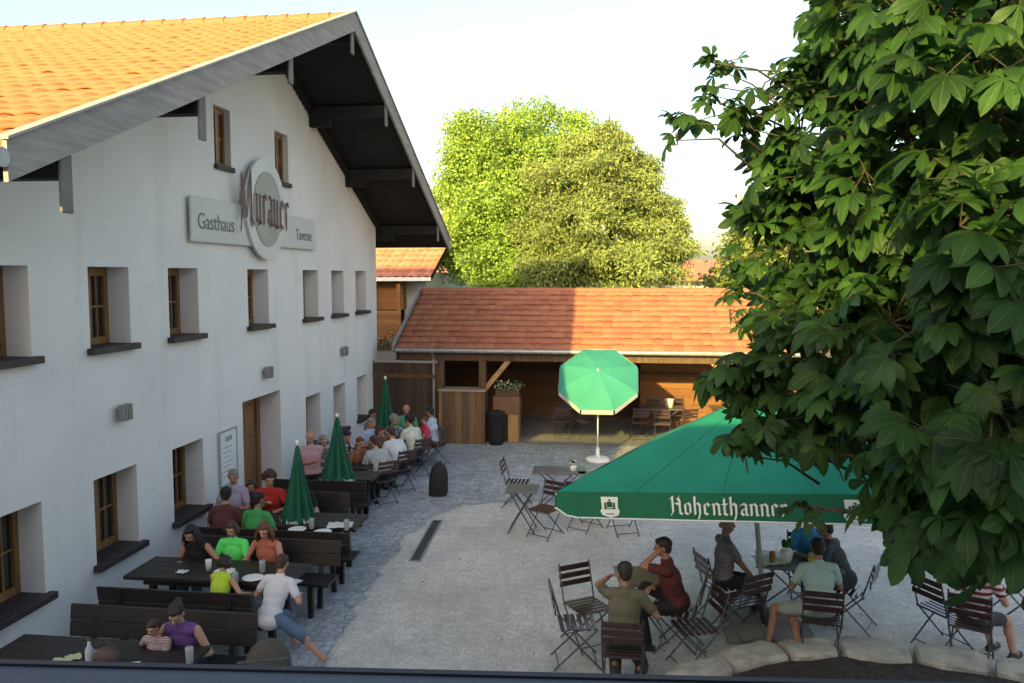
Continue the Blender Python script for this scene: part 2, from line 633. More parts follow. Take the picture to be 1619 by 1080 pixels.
    def build(s, name, mats, parent=None, smooth=False, bevel=0.0, loc=None, rz=0.0):
        me = bpy.data.meshes.new(name)
        me.from_pydata(s.v, [], s.f)
        mats = mats if isinstance(mats, (list, tuple)) else [mats]
        for m_ in mats:
            me.materials.append(m_)
        if len(mats) > 1:
            me.polygons.foreach_set('material_index', s.m)
        if smooth:
            me.polygons.foreach_set('use_smooth', [True] * len(me.polygons))
        me.update()
        o = bpy.data.objects.new(name, me)
        COL.objects.link(o)
        if parent is not None:
            o.parent = parent
        if loc is not None:
            o.location = loc
        o.rotation_euler.z = rz
        if bevel:
            b = o.modifiers.new('bevel', 'BEVEL')
            b.width = bevel
            b.segments = 2
            b.limit_method = 'ANGLE'
        return o


def tag(o, label=None, cat=None, group=None, kind=None):
    if label:
        o['label'] = label
    if cat:
        o['category'] = cat
    if group:
        o['group'] = group
    if kind:
        o['kind'] = kind
    return o


def thing(name, label, cat, loc=(0, 0, 0), rz=0.0, group=None):
    o = bpy.data.objects.new(name, None)
    o.empty_display_size = 0.2
    COL.objects.link(o)
    o.location = loc
    o.rotation_euler.z = rz
    return tag(o, label, cat, group)


def copy_tree(o, parent=None):
    c = o.copy()
    COL.objects.link(c)
    c.parent = parent
    for ch in list(o.children):
        copy_tree(ch, c)
    return c


def np_mesh(name, V, Fq, mats, parent=None, uv=None, smooth=False, mi=None):
    me = bpy.data.meshes.new(name)
    V = np.asarray(V, np.float32)
    Fq = np.asarray(Fq, np.int32)
    k = Fq.shape[1]
    me.vertices.add(len(V))
    me.vertices.foreach_set('co', V.ravel())
    me.loops.add(Fq.size)
    me.loops.foreach_set('vertex_index', Fq.ravel())
    me.polygons.add(len(Fq))
    me.polygons.foreach_set('loop_start', np.arange(0, Fq.size, k, dtype=np.int32))
    me.polygons.foreach_set('loop_total', np.full(len(Fq), k, np.int32))
    for m_ in (mats if isinstance(mats, (list, tuple)) else [mats]):
        me.materials.append(m_)
    if mi is not None:
        me.polygons.foreach_set('material_index', np.asarray(mi, np.int32))
    if uv is not None:
        l = me.uv_layers.new(name='UVMap')
        l.data.foreach_set('uv', np.asarray(uv, np.float32)[Fq.ravel()].ravel())
    if smooth:
        me.polygons.foreach_set('use_smooth', np.ones(len(Fq), bool))
    me.update(calc_edges=True)
    me.validate()
    o = bpy.data.objects.new(name, me)
    COL.objects.link(o)
    if parent is not None:
        o.parent = parent
    return o


def tiles(name, O, a, s_, nt_, w_, h_, na, ns, mat_, parent, amp=0.028, step=0.03, trim=None):
    """pantile surface: O lower corner, a across dir, s_ up-slope dir, nt_ normal; na tiles of width w_, ns rows of height h_"""
    O, a, s_, nt_ = [np.array(x, float) for x in (O, a, s_, nt_)]
    K = 6
    us = np.arange(na * K + 1) / K
    ph = us - np.floor(us)
    prof = amp * (0.5 - 0.5 * np.cos(2 * np.pi * ph)) ** 0.6
    V = []
    UV = []
    F = []
    W = len(us)
    rng = np.random.default_rng(5)
    for r in range(ns):
        jit = rng.normal(0, 0.0035, na + 1)[np.minimum(np.floor(us).astype(int), na)]
        for (t, hh, e) in ((0.0, 0.0, 0), (0.0, step, 0), (0.999, 0.004, 0.0)):
            P = O + us[:, None] * w_ * a + (r + t) * h_ * s_ + (prof + hh + jit)[:, None] * nt_
            if e == 0 and hh > 0:
                P = P - (0.012 + jit)[:, None] * s_
            V.append(P)
            UV.append(np.stack([us - 1e-4, np.full(W, r + min(t, .9) + .01)], 1))
        b = r * 3 * W
        i = np.arange(W - 1)
        F.append(np.stack([b + i, b + i + 1, b + W + i + 1, b + W + i], 1))
        F.append(np.stack([b + W + i, b + W + i + 1, b + 2 * W + i + 1, b + 2 * W + i], 1))
    return np_mesh(name, np.concatenate(V), np.concatenate(F), mat_, parent, np.concatenate(UV))


def text_mesh(name, body, size, mt, material, parent, depth=0.002, sx=1.0, shear=0.0, offset=0.0):
    cu = bpy.data.curves.new('tmp_text', 'FONT')
    cu.body = body
    cu.size = size
    cu.extrude = depth
    cu.shear = shear
    cu.offset = offset
    cu.align_x = 'CENTER'
    cu.align_y = 'CENTER'
    o = bpy.data.objects.new('tmp_text', cu)
    COL.objects.link(o)
    bpy.context.view_layer.update()
    me = bpy.data.meshes.new_from_object(o.evaluated_get(bpy.context.evaluated_depsgraph_get()))
    bpy.data.objects.remove(o)
    me.transform(mt @ Matrix.Diagonal((sx, 1, 1, 1)))
    me.name = name
    me.materials.clear()
    me.materials.append(material)
    ob = bpy.data.objects.new(name, me)
    COL.objects.link(ob)
    ob.parent = parent
    return ob


# broad-nib lettering: strokes as polylines in a unit box (x 0..w, y 0 baseline, 1 = x-height)
NIB = {
    'H': (1.25, [[(0.1, 1.35), (0.3, 1.6), (0.3, 0.15), (0.12, -0.1)], [(0.3, 0.85), (0.6, 1.0), (0.95, 0.85)],
                 [(0.95, 1.6), (0.8, 1.45), (0.95, 1.2), (0.95, 0.1), (1.12, 0.0)]]),
    'M': (1.95, [[(0.05, -0.4), (0.22, 0.1), (0.26, 1.5)], [(0.26, 1.5), (0.82, 0.1)], [(0.82, 0.1), (1.4, 1.7)],
                [(1.4, 1.7), (1.46, 0.1), (1.66, -0.1)]]),
    'o': (0.85, [[(0.2, 0.9), (0.2, 0.12), (0.42, 0.0)], [(0.2, 0.9), (0.45, 1.02), (0.64, 0.85), (0.64, 0.15), (0.42, 0.0)]]),
    'h': (0.9, [[(0.12, 1.5), (0.22, 1.6), (0.22, 0.0)], [(0.22, 0.85), (0.45, 1.02), (0.66, 0.85), (0.66, 0.1), (0.5, -0.4)]]),
    'e': (0.8, [[(0.6, 0.15), (0.4, 0.0), (0.2, 0.15), (0.2, 0.9), (0.42, 1.02), (0.6, 0.8), (0.22, 0.5)]]),
    'n': (0.9, [[(0.1, 0.95), (0.22, 0.95), (0.22, 0.0)], [(0.22, 0.85), (0.45, 1.02), (0.66, 0.85), (0.66, 0.05), (0.78, 0.0)]]),
    't': (0.6, [[(0.25, 1.4), (0.25, 0.1), (0.45, 0.0)], [(0.05, 0.95), (0.5, 0.95)]]),
    'a': (0.85, [[(0.2, 0.9), (0.4, 1.02), (0.62, 0.9), (0.62, 0.1), (0.76, 0.0)], [(0.62, 0.55), (0.3, 0.5), (0.2, 0.2), (0.38, 0.0), (0.62, 0.2)]]),
    'r': (0.65, [[(0.1, 0.95), (0.22, 0.95), (0.22, 0.0)], [(0.22, 0.85), (0.42, 1.02), (0.56, 0.88)]]),
    'u': (0.9, [[(0.1, 0.95), (0.2, 0.95), (0.2, 0.12), (0.4, 0.0), (0.62, 0.15)], [(0.62, 0.98), (0.62, 0.05), (0.76, 0.0)]]),
}


def nib_text(name, word, height, mt, material, parent, nib=0.2, sx=1.0, depth=0.004, slope=0.0):
    total = sum(NIB[c][0] for c in word)
    mb = MB()
    x = -total / 2
    layer = 0
    for c in word:
        wd, strokes = NIB[c]
        for st in strokes:
            layer += 1
            z = depth + 0.0004 * (layer % 5)
            n = Vector((nib * 0.5 * 0.82, nib * 0.5 * 0.57, 0))
            for (p, q) in zip(st[:-1], st[1:]):
                P = Vector((x + p[0], p[1] - 0.5, 0))
                Q = Vector((x + q[0], q[1] - 0.5, 0))
                P.y += slope * P.x
                Q.y += slope * Q.x
                e = (Q - P).normalized() * nib * 0.12
                a, b, c_, d = P - n - e, P + n - e, Q + n + e, Q - n + e
                area = (b - a).cross(c_ - a).z
                if abs(area) < 0.02 * nib:
                    k = Vector((-e.y, e.x, 0)).normalized() * nib * 0.16
                    a, b, c_, d = P - n - e - k, P - n - e + k, Q + n + e + k, Q + n + e - k
                vs = [mt @ Vector((v.x * height * sx, v.y * height, z + 0.0001 * layer)) for v in (a, b, c_, d)]
                mb.add(vs, [(0, 1, 2, 3)])
        x += wd
    return mb.build(name, material, parent)


def frame_mt(o, x, y, z=None):
    x = Vector(x).normalized()
    y = Vector(y).normalized()
    z = x.cross(y).normalized()
    y = z.cross(x)
    o = Vector(o)
    return Matrix(((x.x, y.x, z.x, o.x), (x.y, y.y, z.y, o.y), (x.z, y.z, z.z, o.z), (0, 0, 0, 1)))


# ================================================================ SETTING: ground
def sheet(name, pts, z, m, kind='structure'):
    me = bpy.data.meshes.new(name)
    me.from_pydata([(p[0], p[1], z) for p in pts], [], [tuple(range(len(pts)))])
    me.materials.append(m)
    o = bpy.data.objects.new(name, me)
    COL.objects.link(o)
    o['kind'] = kind
    return o


sheet('ground', [(-900, -300), (900, -300), (900, 1500), (-900, 1500)], 0.0, M['grass'])
sheet('gravel_yard', [(-16, -3), (24, -3), (24, 20.2), (-16, 20.2)], 0.004, M['gravel'])
# granite setts strip along the house and across the front of the shed; wavy inner edge towards the gravel
edge = [(-3.1, -2.0), (-3.05, 8.1), (-3.2, 9.6), (-3.3, 11.2), (-3.32, 12.6), (-3.2, 13.5), (-3.0, 14.1), (-2.75, 14.45), (-2.3, 14.7), (-1.2, 14.95),
        (0.5, 15.1), (3, 15.3), (14, 15.6)]
wob = []
for i, (a, b) in enumerate(zip(edge[:-1], edge[1:])):
    L = math.dist(a, b)
    n = max(1, int(L / 0.16))
    for k in range(n):
        t = k / n
        wob.append((a[0] + (b[0] - a[0]) * t + random.uniform(-.06, .06), a[1] + (b[1] - a[1]) * t + random.uniform(-.035, .035)))
sheet('paved_path', [(-6.4, -2.0)] + wob + [(14, 15.6), (14, 20.2), (-6.4, 20.2)], 0.008, M['setts'])
sheet('shed_floor', [(-6.2, 20.2), (9.2, 20.2), (9.2, 24.5), (-6.2, 24.5)], 0.012, M['concrete'])

# drain channel with grating, set in the path
dr = thing('drain_channel', 'narrow dark slotted drain channel set in the paving edge', 'drain', (-2.98, 12.5, 0.012), R(3.0))
mb = MB()
for s in (-1, 1):
    mb.box((s * .075 - .012, -.98, 0), (s * .075 + .012, .98, .012))
mb.box((-.087, -1.0, 0), (.087, -.98, .012)).box((-.087, .98, 0), (.087, 1.0, .012))
mb.build('frame', M['metal'], dr)
mb = MB()
mb.box((-.063, -.98, 0), (.063, .98, .003), 0)
for k in range(49):
    yy = -.96 + k * .04
    mb.box((-.062, yy - .008, .004), (.062, yy + .008, .010), 1)
mb.build('grate', [M['slot'], M['chair_metal']], dr)

# ================================================================ FARMHOUSE (gable front towards +X)
WX = -6.15
WY0, WY1 = 6.6, 20.48
RID_Y, RID_Z = 14.05, 8.60       # roof surface at the ridge
EAV_Z = 5.13
EY0, EY1 = 5.72, 22.0
SN = (RID_Z - EAV_Z) / (RID_Y - EY0)
SF = (RID_Z - 5.06) / (EY1 - RID_Y)


def roof_z(y):
    return RID_Z - (RID_Y - y) * SN if y < RID_Y else RID_Z - (y - RID_Y) * SF


BX = -4.53   # verge plane
HB = -17.5   # back of the house
house = thing('farmhouse', 'long white plastered farmhouse with orange tiled gable roof and deep dark eaves', 'house', (WX, 13.5, 0))
HO = Vector((WX, 13.5, 0))


def hbuild(mb, name, m, parent=None, **k):
    mb.v = [(v[0] - HO.x, v[1] - HO.y, v[2] - HO.z) for v in mb.v]
    return mb.build(name, m, parent or house, **k)


openings = []      # y0,y1,z0,z1,kind
for (a, b) in ((7.12, 7.94), (8.92, 9.73), (10.65, 11.46), (13.1, 13.92), (15.54, 16.35), (17.16, 17.95), (18.8, 19.62)):
    openings.append((a, b, 3.32, 4.30, 'w'))
for (a, b) in ((7.12, 7.98), (8.87, 9.75), (10.61, 11.46), (15.56, 16.36), (17.16, 17.94), (18.8, 19.58)):
    openings.append((a, b, 0.73, 1.77, 'w'))
openings.append((12.79, 14.33, 0.0, 2.10, 'd'))
openings.append((12.08, 12.62, 5.88, 6.80, 's'))
openings.append((14.33, 14.93, 5.88, 6.79, 's'))
ys = sorted(set([WY0, WY1, RID_Y] + [o[0] for o in openings] + [o[1] for o in openings]))
mb = MB()
for y0, y1 in zip(ys[:-1], ys[1:]):
    ym = (y0 + y1) / 2
    ops = sorted([o for o in openings if o[0] <= ym <= o[1]], key=lambda o: o[2])
    z = 0.0
    for o in ops:
        if o[2] > z:
            mb.add([(WX, y0, z), (WX, y1, z), (WX, y1, o[2]), (WX, y0, o[2])], [(0, 1, 2, 3)])
        z = o[3]
    mb.add([(WX, y0, z), (WX, y1, z), (WX, y1, roof_z(y1) - .2), (WX, y0, roof_z(y0) - .2)], [(0, 1, 2, 3)])
for (y0, y1, z0, z1, k) in openings:
    dp = {'w': 0.40, 'd': 0.55, 's': 0.16}[k]
    xi = WX - dp
    mb.add([(WX, y0, z0), (WX, y1, z0), (WX, y1, z1), (WX, y0, z1), (xi, y0, z0), (xi, y1, z0), (xi, y1, z1), (xi, y0, z1)],
           [(0, 4, 7, 3), (1, 2, 6, 5), (3, 7, 6, 2), (0, 1, 5, 4), (4, 5, 6, 7)])
for yy in (WY0, WY1):
    mb.add([(WX, yy, 0), (HB, yy, 0), (HB, yy, roof_z(yy) - .2), (WX, yy, roof_z(yy) - .2)], [(0, 1, 2, 3) if yy == WY0 else (3, 2, 1, 0)])
mb.add([(HB, WY0, 0), (HB, WY1, 0), (HB, WY1, roof_z(WY1) - .2), (HB, RID_Y, RID_Z - .2), (HB, WY0, roof_z(WY0) - .2)], [(4, 3, 2, 1, 0)])
hbuild(mb, 'wall', M['plaster'])
wn = 0
for (y0, y1, z0, z1, k) in openings:
    if k == 'd':
        # door: timber frame, leaf with raised panels
        xd = WX - 0.40
        f = MB()
        f.box((xd - .1, y0 + .003, 0), (xd, y0 + .14, z1 - .003)).box((xd - .1, y1 - .14, 0), (xd, y1 - .003, z1 - .003))
        f.box((xd - .1, y0 + .14, z1 - .14), (xd, y1 - .14, z1 - .003))
        dd = hbuild(f, 'door', M['wood_win'])
        g = MB()
        g.box((xd - .09, y0 + .142, 0.01), (xd - .04, y1 - .142, z1 - .142))
        for zz in (0.15, 0.85, 1.4):
            for q in (0, 1):
                yy = y0 + .22 + q * .6
                g.box((xd - .038, yy, zz), (xd - .02, yy + .48, zz + .45))
        hbuild(g, 'panel', M['wood_win'], dd)
        h = MB()
        h.tube([(xd - .02, y1 - .3, 1.02), (xd + .04, y1 - .3, 1.02), (xd + .04, y1 - .42, 1.02)], .011)
        hbuild(h, 'handle', M['lamp_metal'], dd)
        s = MB()
        s.box((WX - .5, y0 + .004, 0.0), (WX + .25, y1 - .004, 0.08))
        hbuild(s, 'doorstep', M['stone'])
        continue
    dp = 0.29 if k == 'w' else 0.10
    xf = WX - dp
    f = MB()
    fw = .075 if k == 'w' else .05
    a0, a1, b0, b1 = y0 + .003, y1 - .003, z0 + .003, z1 - .003
    f.box((xf - .07, a0, b0), (xf, a0 + fw, b1)).box((xf - .07, a1 - fw, b0), (xf, a1, b1))
    f.box((xf - .07, a0 + fw, b0), (xf, a1 - fw, b0 + fw)).box((xf - .07, a0 + fw, b1 - fw), (xf, a1 - fw, b1))
    ym = (y0 + y1) / 2
    f.box((xf - .068, ym - .045, b0 + fw), (xf + .012, ym + .045, b1 - fw))
    w_ = hbuild(f, 'window', M['wood_win'])
    p = MB()
    p.box((xf - .05, a0 + fw + .002, b0 + fw + .002), (xf - .04, a1 - fw - .002, b1 - fw - .002))
    hbuild(p, 'pane', M['glass'], w_)
    g = MB()
    zm = (z0 + z1) / 2
    for (ya, yb) in ((a0 + fw, ym - .045), (ym + .045, a1 - fw)):
        g.box((xf - .038, ya, zm - .013), (xf - .012, yb, zm + .013))
        g.box((xf - .038, (ya + yb) / 2 - .01, b0 + fw), (xf - .014, (ya + yb) / 2 + .01, zm - .013))
        g.box((xf - .038, (ya + yb) / 2 - .01, zm + .013), (xf - .014, (ya + yb) / 2 + .01, b1 - fw))
        for (zz0, zz1) in ((b0 + fw, b0 + fw + .03), (b1 - fw - .03, b1 - fw)):
            g.box((xf - .037, ya, zz0), (xf - .002, yb, zz1))
    hbuild(g, 'glazing_bars', M['wood_win'], w_)
    s = MB()
    ex = .07 if k == 'w' else .03
    s.box((xf + .002, y0 + .004, z0 - .0), (WX + .001, y1 - .004, z0 + .022))
    s.box((WX + .001, y0 - ex, z0 - .055), (WX + ex + .03, y1 + ex, z0 + .022))
    hbuild(s, 'sill', M['sill'], w_, bevel=.006)
# roof
sl_n = Vector((0, RID_Y - EY0, RID_Z - EAV_Z))
LN = sl_n.length
sl_n.normalize()
nn = Vector((0, -sl_n.z, sl_n.y))
NR = 29
NA = 51
rf = tiles('roof', Vector((BX - 0.06, EY0 + .0, EAV_Z)) - HO, (-1, 0, 0), sl_n, nn, 0.25, LN / NR, NA, NR, M['tile_house'], house, amp=.03, step=.036)
sl_f = Vector((0, RID_Y - EY1, RID_Z - 5.06))
LF = sl_f.length
sl_f.normalize()
nf = Vector((0, -sl_f.z, sl_f.y)) * -1
tiles('roof', Vector((BX - 0.06, EY1, 5.06)) - HO, (-1, 0, 0), sl_f, nf, 0.25, LF / NR, NA, NR, M['tile_house'], house, amp=.032, step=.034)
# ridge tiles: one short half-round piece per tile, slightly tapering
rt_ = MB()
for k in range(34):
    x0 = BX - .05 - k * .38
    for j in range(6):
        pass
    pr = []
    for (xx, rr) in ((x0, .135), (x0 - .40, .115)):
        for q in range(7):
            a = math.pi * q / 6
            pr.append((xx, RID_Y + rr * math.cos(a), RID_Z - .02 + rr * math.sin(a)))
    rt_.add(pr, [(q, q + 1, 7 + q + 1, 7 + q) for q in range(6)] + [tuple(range(6, -1, -1))])
hbuild(rt_, 'ridge_tiles', M['tile_house'])
# roof deck (soffit boards) and verge boards
dk = MB()
TH = .11
for (ya, za, yb, zb) in ((EY0 + .02, EAV_Z, RID_Y, RID_Z), (EY1 - .02, 5.06, RID_Y, RID_Z)):
    x0, x1 = BX - .045, HB - .3
    t0, t1 = .01, .01 + TH
    dk.add([(x0, ya, za - t0), (x1, ya, za - t0), (x1, yb, zb - t0), (x0, yb, zb - t0), (x0, ya, za - t1), (x1, ya, za - t1), (x1, yb, zb - t1), (x0, yb, zb - t1)],
           [(0, 1, 2, 3), (7, 6, 5, 4), (0, 4, 5, 1), (0, 3, 7, 4), (1, 5, 6, 2)])
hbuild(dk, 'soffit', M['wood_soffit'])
vb = MB()
for (ya, za, yb, zb) in ((EY0 - .03, EAV_Z, RID_Y, RID_Z + .02), (EY1 + .03, 5.06, RID_Y, RID_Z + .02)):
    x0, x1 = BX - .04, BX
    up_, dn = .075, .235
    vb.add([(x1, ya, za + up_), (x1, yb, zb + up_), (x1, yb, zb - dn), (x1, ya, za - dn), (x0, ya, za + up_), (x0, yb, zb + up_), (x0, yb, zb - dn), (x0, ya, za - dn)],
           [(0, 1, 2, 3), (7, 6, 5, 4), (0, 4, 5, 1), (3, 2, 6, 7), (0, 3, 7, 4)])
hbuild(vb, 'verge_board', M['fascia'])
vc = MB()
for (ya, za, yb, zb) in ((EY0 - .05, EAV_Z, RID_Y - .001, RID_Z + .02), (EY1 + .05, 5.06, RID_Y + .001, RID_Z + .02)):
    x0, x1 = BX - .09, BX + .03
    vc.add([(x1, ya, za + .10), (x1, yb, zb + .10), (x1, yb, zb + .078), (x1, ya, za + .078), (x0, ya, za + .10), (x0, yb, zb + .10), (x0, yb, zb + .078), (x0, ya, za + .078)],
           [(0, 1, 2, 3), (7, 6, 5, 4), (0, 4, 5, 1), (3, 2, 6, 7), (0, 3, 7, 4)])
hbuild(vc, 'verge_cap', mat('verge_cap_board', (0.36, 0.34, 0.32), 0.75, 0.2, 3))
# purlins carried out to the verge, rounded ends, with shaped brackets on the wall
for yp in (6.42, 8.75, 11.3, 14.05, 16.1, 18.25, 20.75):
    zt = roof_z(yp) - .12 - (.05 if yp == 14.05 else 0.0)
    if yp < RID_Y:
        zt -= .06 * SN
    p = MB()
    hh = .24 if yp < 13 else .22
    prof = [(HB + .2, 0), (BX - .08, 0), (BX - .08, -hh), (HB + .2, -hh)]
    n = len(prof)
    vs = [(x, yp - .09, zt + z - .04) for x, z in prof] + [(x, yp + .09, zt + z - .04) for x, z in prof]
    fs = [tuple(range(n)), tuple(range(2 * n - 1, n - 1, -1))] + [(i, i + n, (i + 1) % n + n, (i + 1) % n) for i in range(n)]
    p.add(vs, fs)
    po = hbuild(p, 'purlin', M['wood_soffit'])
    q = MB()
    ln_ = .46 if yp < 10 else .34
    q.box((BX - .075, yp - .075, zt - ln_ - .10), (BX - .046, yp + .075, zt + .02))
    hbuild(q, 'end_board', mat('purlin_end_board', (0.17, 0.16, 0.155), .8, .2, 6), po, bevel=.01)
    b = MB()
    for j, (xa, zb_) in enumerate(((WX + .42, .42),)):
        b.box((WX + .001, yp - .075 + .001 * j, zt - zb_), (xa, yp + .075 - .001 * j, zt - hh - .05 if j == 0 else zt - .621))
    if yp > 13.9:
        hbuild(b, 'bracket', M['wood_soffit'], po)
# scalloped trim boards between purlins under the soffit, along the wall
sc = MB()
yy = WY0 - .1
while yy < WY1 + .1:
    z1_ = roof_z(yy) - .14
    z2_ = roof_z(yy + .14) - .14
    dz = .20
    vs = []
    for q in range(5):
        t = q / 4
        vs.append((yy + .14 * t, roof_z(yy + .14 * t) - .14 - dz - .035 * math.sin(math.pi * t)))
    vs = vs + [(yy + .14, z2_), (yy, z1_)]
    n = len(vs)
    sc.add([(WX + .05, a, b) for a, b in vs] + [(WX + .02, a, b) for a, b in vs],
           [tuple(range(n)), tuple(range(2 * n - 1, n - 1, -1))] + [(i, i + n, (i + 1) % n + n, (i + 1) % n) for i in range(n)])
    yy += .14
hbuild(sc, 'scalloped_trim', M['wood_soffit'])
# eave gutter on the near side
g = MB()
g.tube([(BX + .02, EY0 - .10, EAV_Z - .06), (HB, EY0 - .10, EAV_Z - .02)], .075, 12)
hbuild(g, 'gutter', M['gutter'])

# wall lamps
for (yl, lab) in ((9.42, 'small steel wall lamp on the white facade above the second ground floor window, nearest one'),
                  (13.67, 'small steel wall lamp on the white facade directly above the house door'),
                  (17.74, 'small steel wall lamp on the white facade near the far corner of the house')):
    zl = 2.5
    t = thing('wall_lamp', lab, 'wall lamp', (WX, yl, zl), 0, 'steel up and down lamps on the house wall')
    MB().box((0, -.045, -.05), (.05, .045, .05)).build('mount', M['lamp_metal'], t)
    a = MB()
    for q in range(4):
        a.box((.05 + .001, -.10 + q * .052, -.10), (.13, -.062 + q * .052, .10))
    a.box((.051, -.095, -.085), (.115, .09, .085))
    a.build('lamp_body', M['lamp_metal'], t, bevel=.004)

# house sign: two boards, an oval disc and brush lettering
sg = thing('inn_sign', 'pale inn sign with two boards, oval disc and dark red lettering on the gable', 'sign', (WX + .02, 13.65, 5.0))
board = mat('sign_board_grey', (0.60, 0.60, 0.58), 0.5, 0.03, 2)
ink = mat('sign_ink_grey', (0.19, 0.19, 0.19), 0.6, 0.05, 3)
mb = MB()
mb.box((.02, -2.48, -.32), (.06, 0, .34))
mb.build('board', board, sg, bevel=.02)
mb = MB()
mb.box((.02, 0.001, -.30), (.06, 2.42, .30))
mb.build('board', board, sg, bevel=.02)


def disc(name, ry, rz_, zc, x0, x1, m_, inner=None, yc=0.0):
    d = MB()
    n = 48
    vs = []
    for (x, k) in ((x1, 1), (x0, 1)):
        for i in range(n):
            a = 2 * math.pi * i / n
            vs.append((x, yc + ry * math.cos(a), zc + rz_ * math.sin(a)))
    d.add(vs, [tuple(range(n)), tuple(range(2 * n - 1, n - 1, -1))] + [(i, n + i, n + (i + 1) % n, (i + 1) % n) for i in range(n)])
    return d.build(name, m_, sg)


disc('disc', .80, .86, .33, .065, .11, mat('sign_rim_white', (0.66, 0.66, 0.64), 0.35, 0.03, 2))
disc('inner_disc', .56, .64, .33, .112, .125, mat('sign_disc_grey', (0.36, 0.35, 0.33), 0.4, 0.1, 1.5), yc=.02)
red_ink = mat('sign_red_ink', (0.13, 0.02, 0.03), 0.5, 0.1, 3)
mtx = frame_mt((.135, -.10, .30), (0, 1, 0), (0, 0, 1))
nib_text('lettering', 'Murauer', .49, mtx @ Matrix.Translation((0.012, -.012, -.006)), M['white_print'], sg, nib=.30, sx=.6, depth=.0, slope=-.03)
nib_text('lettering', 'Murauer', .49, mtx, red_ink, sg, nib=.17, sx=.6, depth=.006, slope=-.03)
text_mesh('lettering', 'Gasthaus', .34, frame_mt((.066, -1.72, -.02), (0, 1, 0), (0, 0, 1)), ink, sg, sx=.92)
text_mesh('lettering', 'Taverne', .30, frame_mt((.066, 1.78, -.04), (0, 1, 0), (0, 0, 1)), mat('sign_ink_pale', (0.2, 0.2, 0.2), .6, .05, 3), sg, sx=.8)

# menu board beside the door
t = thing('menu_board', 'tall white framed menu board on the wall left of the house door', 'menu board', (WX, 12.2, 1.32))
MB().box((.002, -.27, -.42), (.035, .27, .42)).build('panel', M['white'], t, bevel=.006)
mb = MB()
for (a, b) in (((-.29, -.44), (.29, -.42)), ((-.29, .42), (.29, .44)), ((-.29, -.419), (-.271, .419)), ((.271, -.419), (.29, .419))):
    mb.box((.002, a[0], a[1]), (.045, b[0], b[1]))
mb.build('frame', mat('pale_metal_frame', (0.4, 0.42, 0.42), .4, .05, 3, metal=.3), t)
mb = MB()
mb.box((.036, -.1, .26), (.038, .12, .34))
for i in range(7):
    mb.box((.036, -.2, .16 - i * .075), (.038, .12 - .05 * (i % 3), .172 - i * .075))
mb.build('printed_sheet', mat('faint_print', (0.35, 0.36, 0.38), .8, .1, 6), t)

# ================================================================ SHED
SY = 20.22   # front posts
shed = thing('open_shed', 'long open timber shed with a red tiled roof closing off the yard', 'shed', (0, SY, 0))


def sbuild(mb, name, m, parent=None, **k):
    mb.v = [(v[0], v[1] - SY, v[2]) for v in mb.v]
    return mb.build(name, m, parent or shed, **k)


SE_Y, SE_Z = 20.0, 2.36
SR_Y, SR_Z = 23.0, 3.76
sx0, sx1 = -5.62, 9.0
s_up = Vector((0, SR_Y - SE_Y, SR_Z - SE_Z))
LS = s_up.length
s_up.normalize()
s_n = Vector((0, -s_up.z, s_up.y))
tiles('roof', (sx0 + .1, SE_Y - SY, SE_Z), (1, 0, 0), s_up, s_n, .245, LS / 11, 59, 11, M['tile_shed'], shed, amp=.022, step=.04)
s_up2 = Vector((0, -(SR_Y - SE_Y), SR_Z - SE_Z)).normalized()
s_n2 = Vector((0, s_up2.z, -s_up2.y))
tiles('roof', (sx0 + .1, 2 * SR_Y - SE_Y - SY, SE_Z), (1, 0, 0), s_up2, (0, s_up.z, s_up.y), .245, LS / 11, 59, 11, M['tile_shed'], shed, amp=.022, step=.04)
mb = MB()
k = 0
x = sx0 + .05
while x < sx1:
    pr = []
    for (xx, rr) in ((x, .11), (x + .36, .095)):
        for q in range(7):
            a = math.pi * q / 6
            pr.append((xx, SR_Y + rr * math.cos(a), SR_Z - .01 + rr * math.sin(a)))
    mb.add(pr, [(q, q + 1, 7 + q + 1, 7 + q) for q in range(6)] + [tuple(range(7))])
    x += .34
sbuild(mb, 'ridge_tiles', M['tile_shed'])
mb = MB()
for (ya, yb) in ((SE_Y + .02, SR_Y), (2 * SR_Y - SE_Y - .02, SR_Y)):
    mb.add([(sx0 + .05, ya, SE_Z - .02), (sx1, ya, SE_Z - .02), (sx1, yb, SR_Z - .02), (sx0 + .05, yb, SR_Z - .02),
            (sx0 + .05, ya, SE_Z - .10), (sx1, ya, SE_Z - .10), (sx1, yb, SR_Z - .10), (sx0 + .05, yb, SR_Z - .10)],
           [(0, 1, 2, 3), (7, 6, 5, 4), (0, 4, 5, 1), (0, 3, 7, 4), (1, 5, 6, 2)])
sbuild(mb, 'roof_deck', M['beam'])
mb = MB()
for (ya, yb) in ((SE_Y - .03, SR_Y), (2 * SR_Y - SE_Y + .03, SR_Y)):
    mb.add([(sx0, ya, SE_Z + .10), (sx0 + .045, ya, SE_Z + .10), (sx0 + .045, yb, SR_Z + .11), (sx0, yb, SR_Z + .11),
            (sx0, ya, SE_Z - .10), (sx0 + .045, ya, SE_Z - .10), (sx0 + .045, yb, SR_Z - .10), (sx0, yb, SR_Z - .10)],
           [(0, 1, 2, 3), (7, 6, 5, 4), (0, 4, 5, 1), (0, 3, 7, 4), (1, 5, 6, 2)])
mb.add([], [])
sbuild(mb, 'verge_board', M['fascia'])
mb = MB()
mb.tube([(sx0 + .1, SE_Y - .07, SE_Z - .03), (sx1, SE_Y - .07, SE_Z - .03)], .055, 10)
mb.tube([(-4.58, SE_Y - .07, SE_Z - .06), (-4.58, SY - .12, SE_Z - .25), (-4.58, SY - .12, 0.05)], .035, 8)
sbuild(mb, 'gutter', M['gutter'])
mb = MB()
mb.box((sx0 + .15, SY - .09, 2.07), (sx1, SY + .09, 2.25))
sbuild(mb, 'eave_beam', M['beam'])
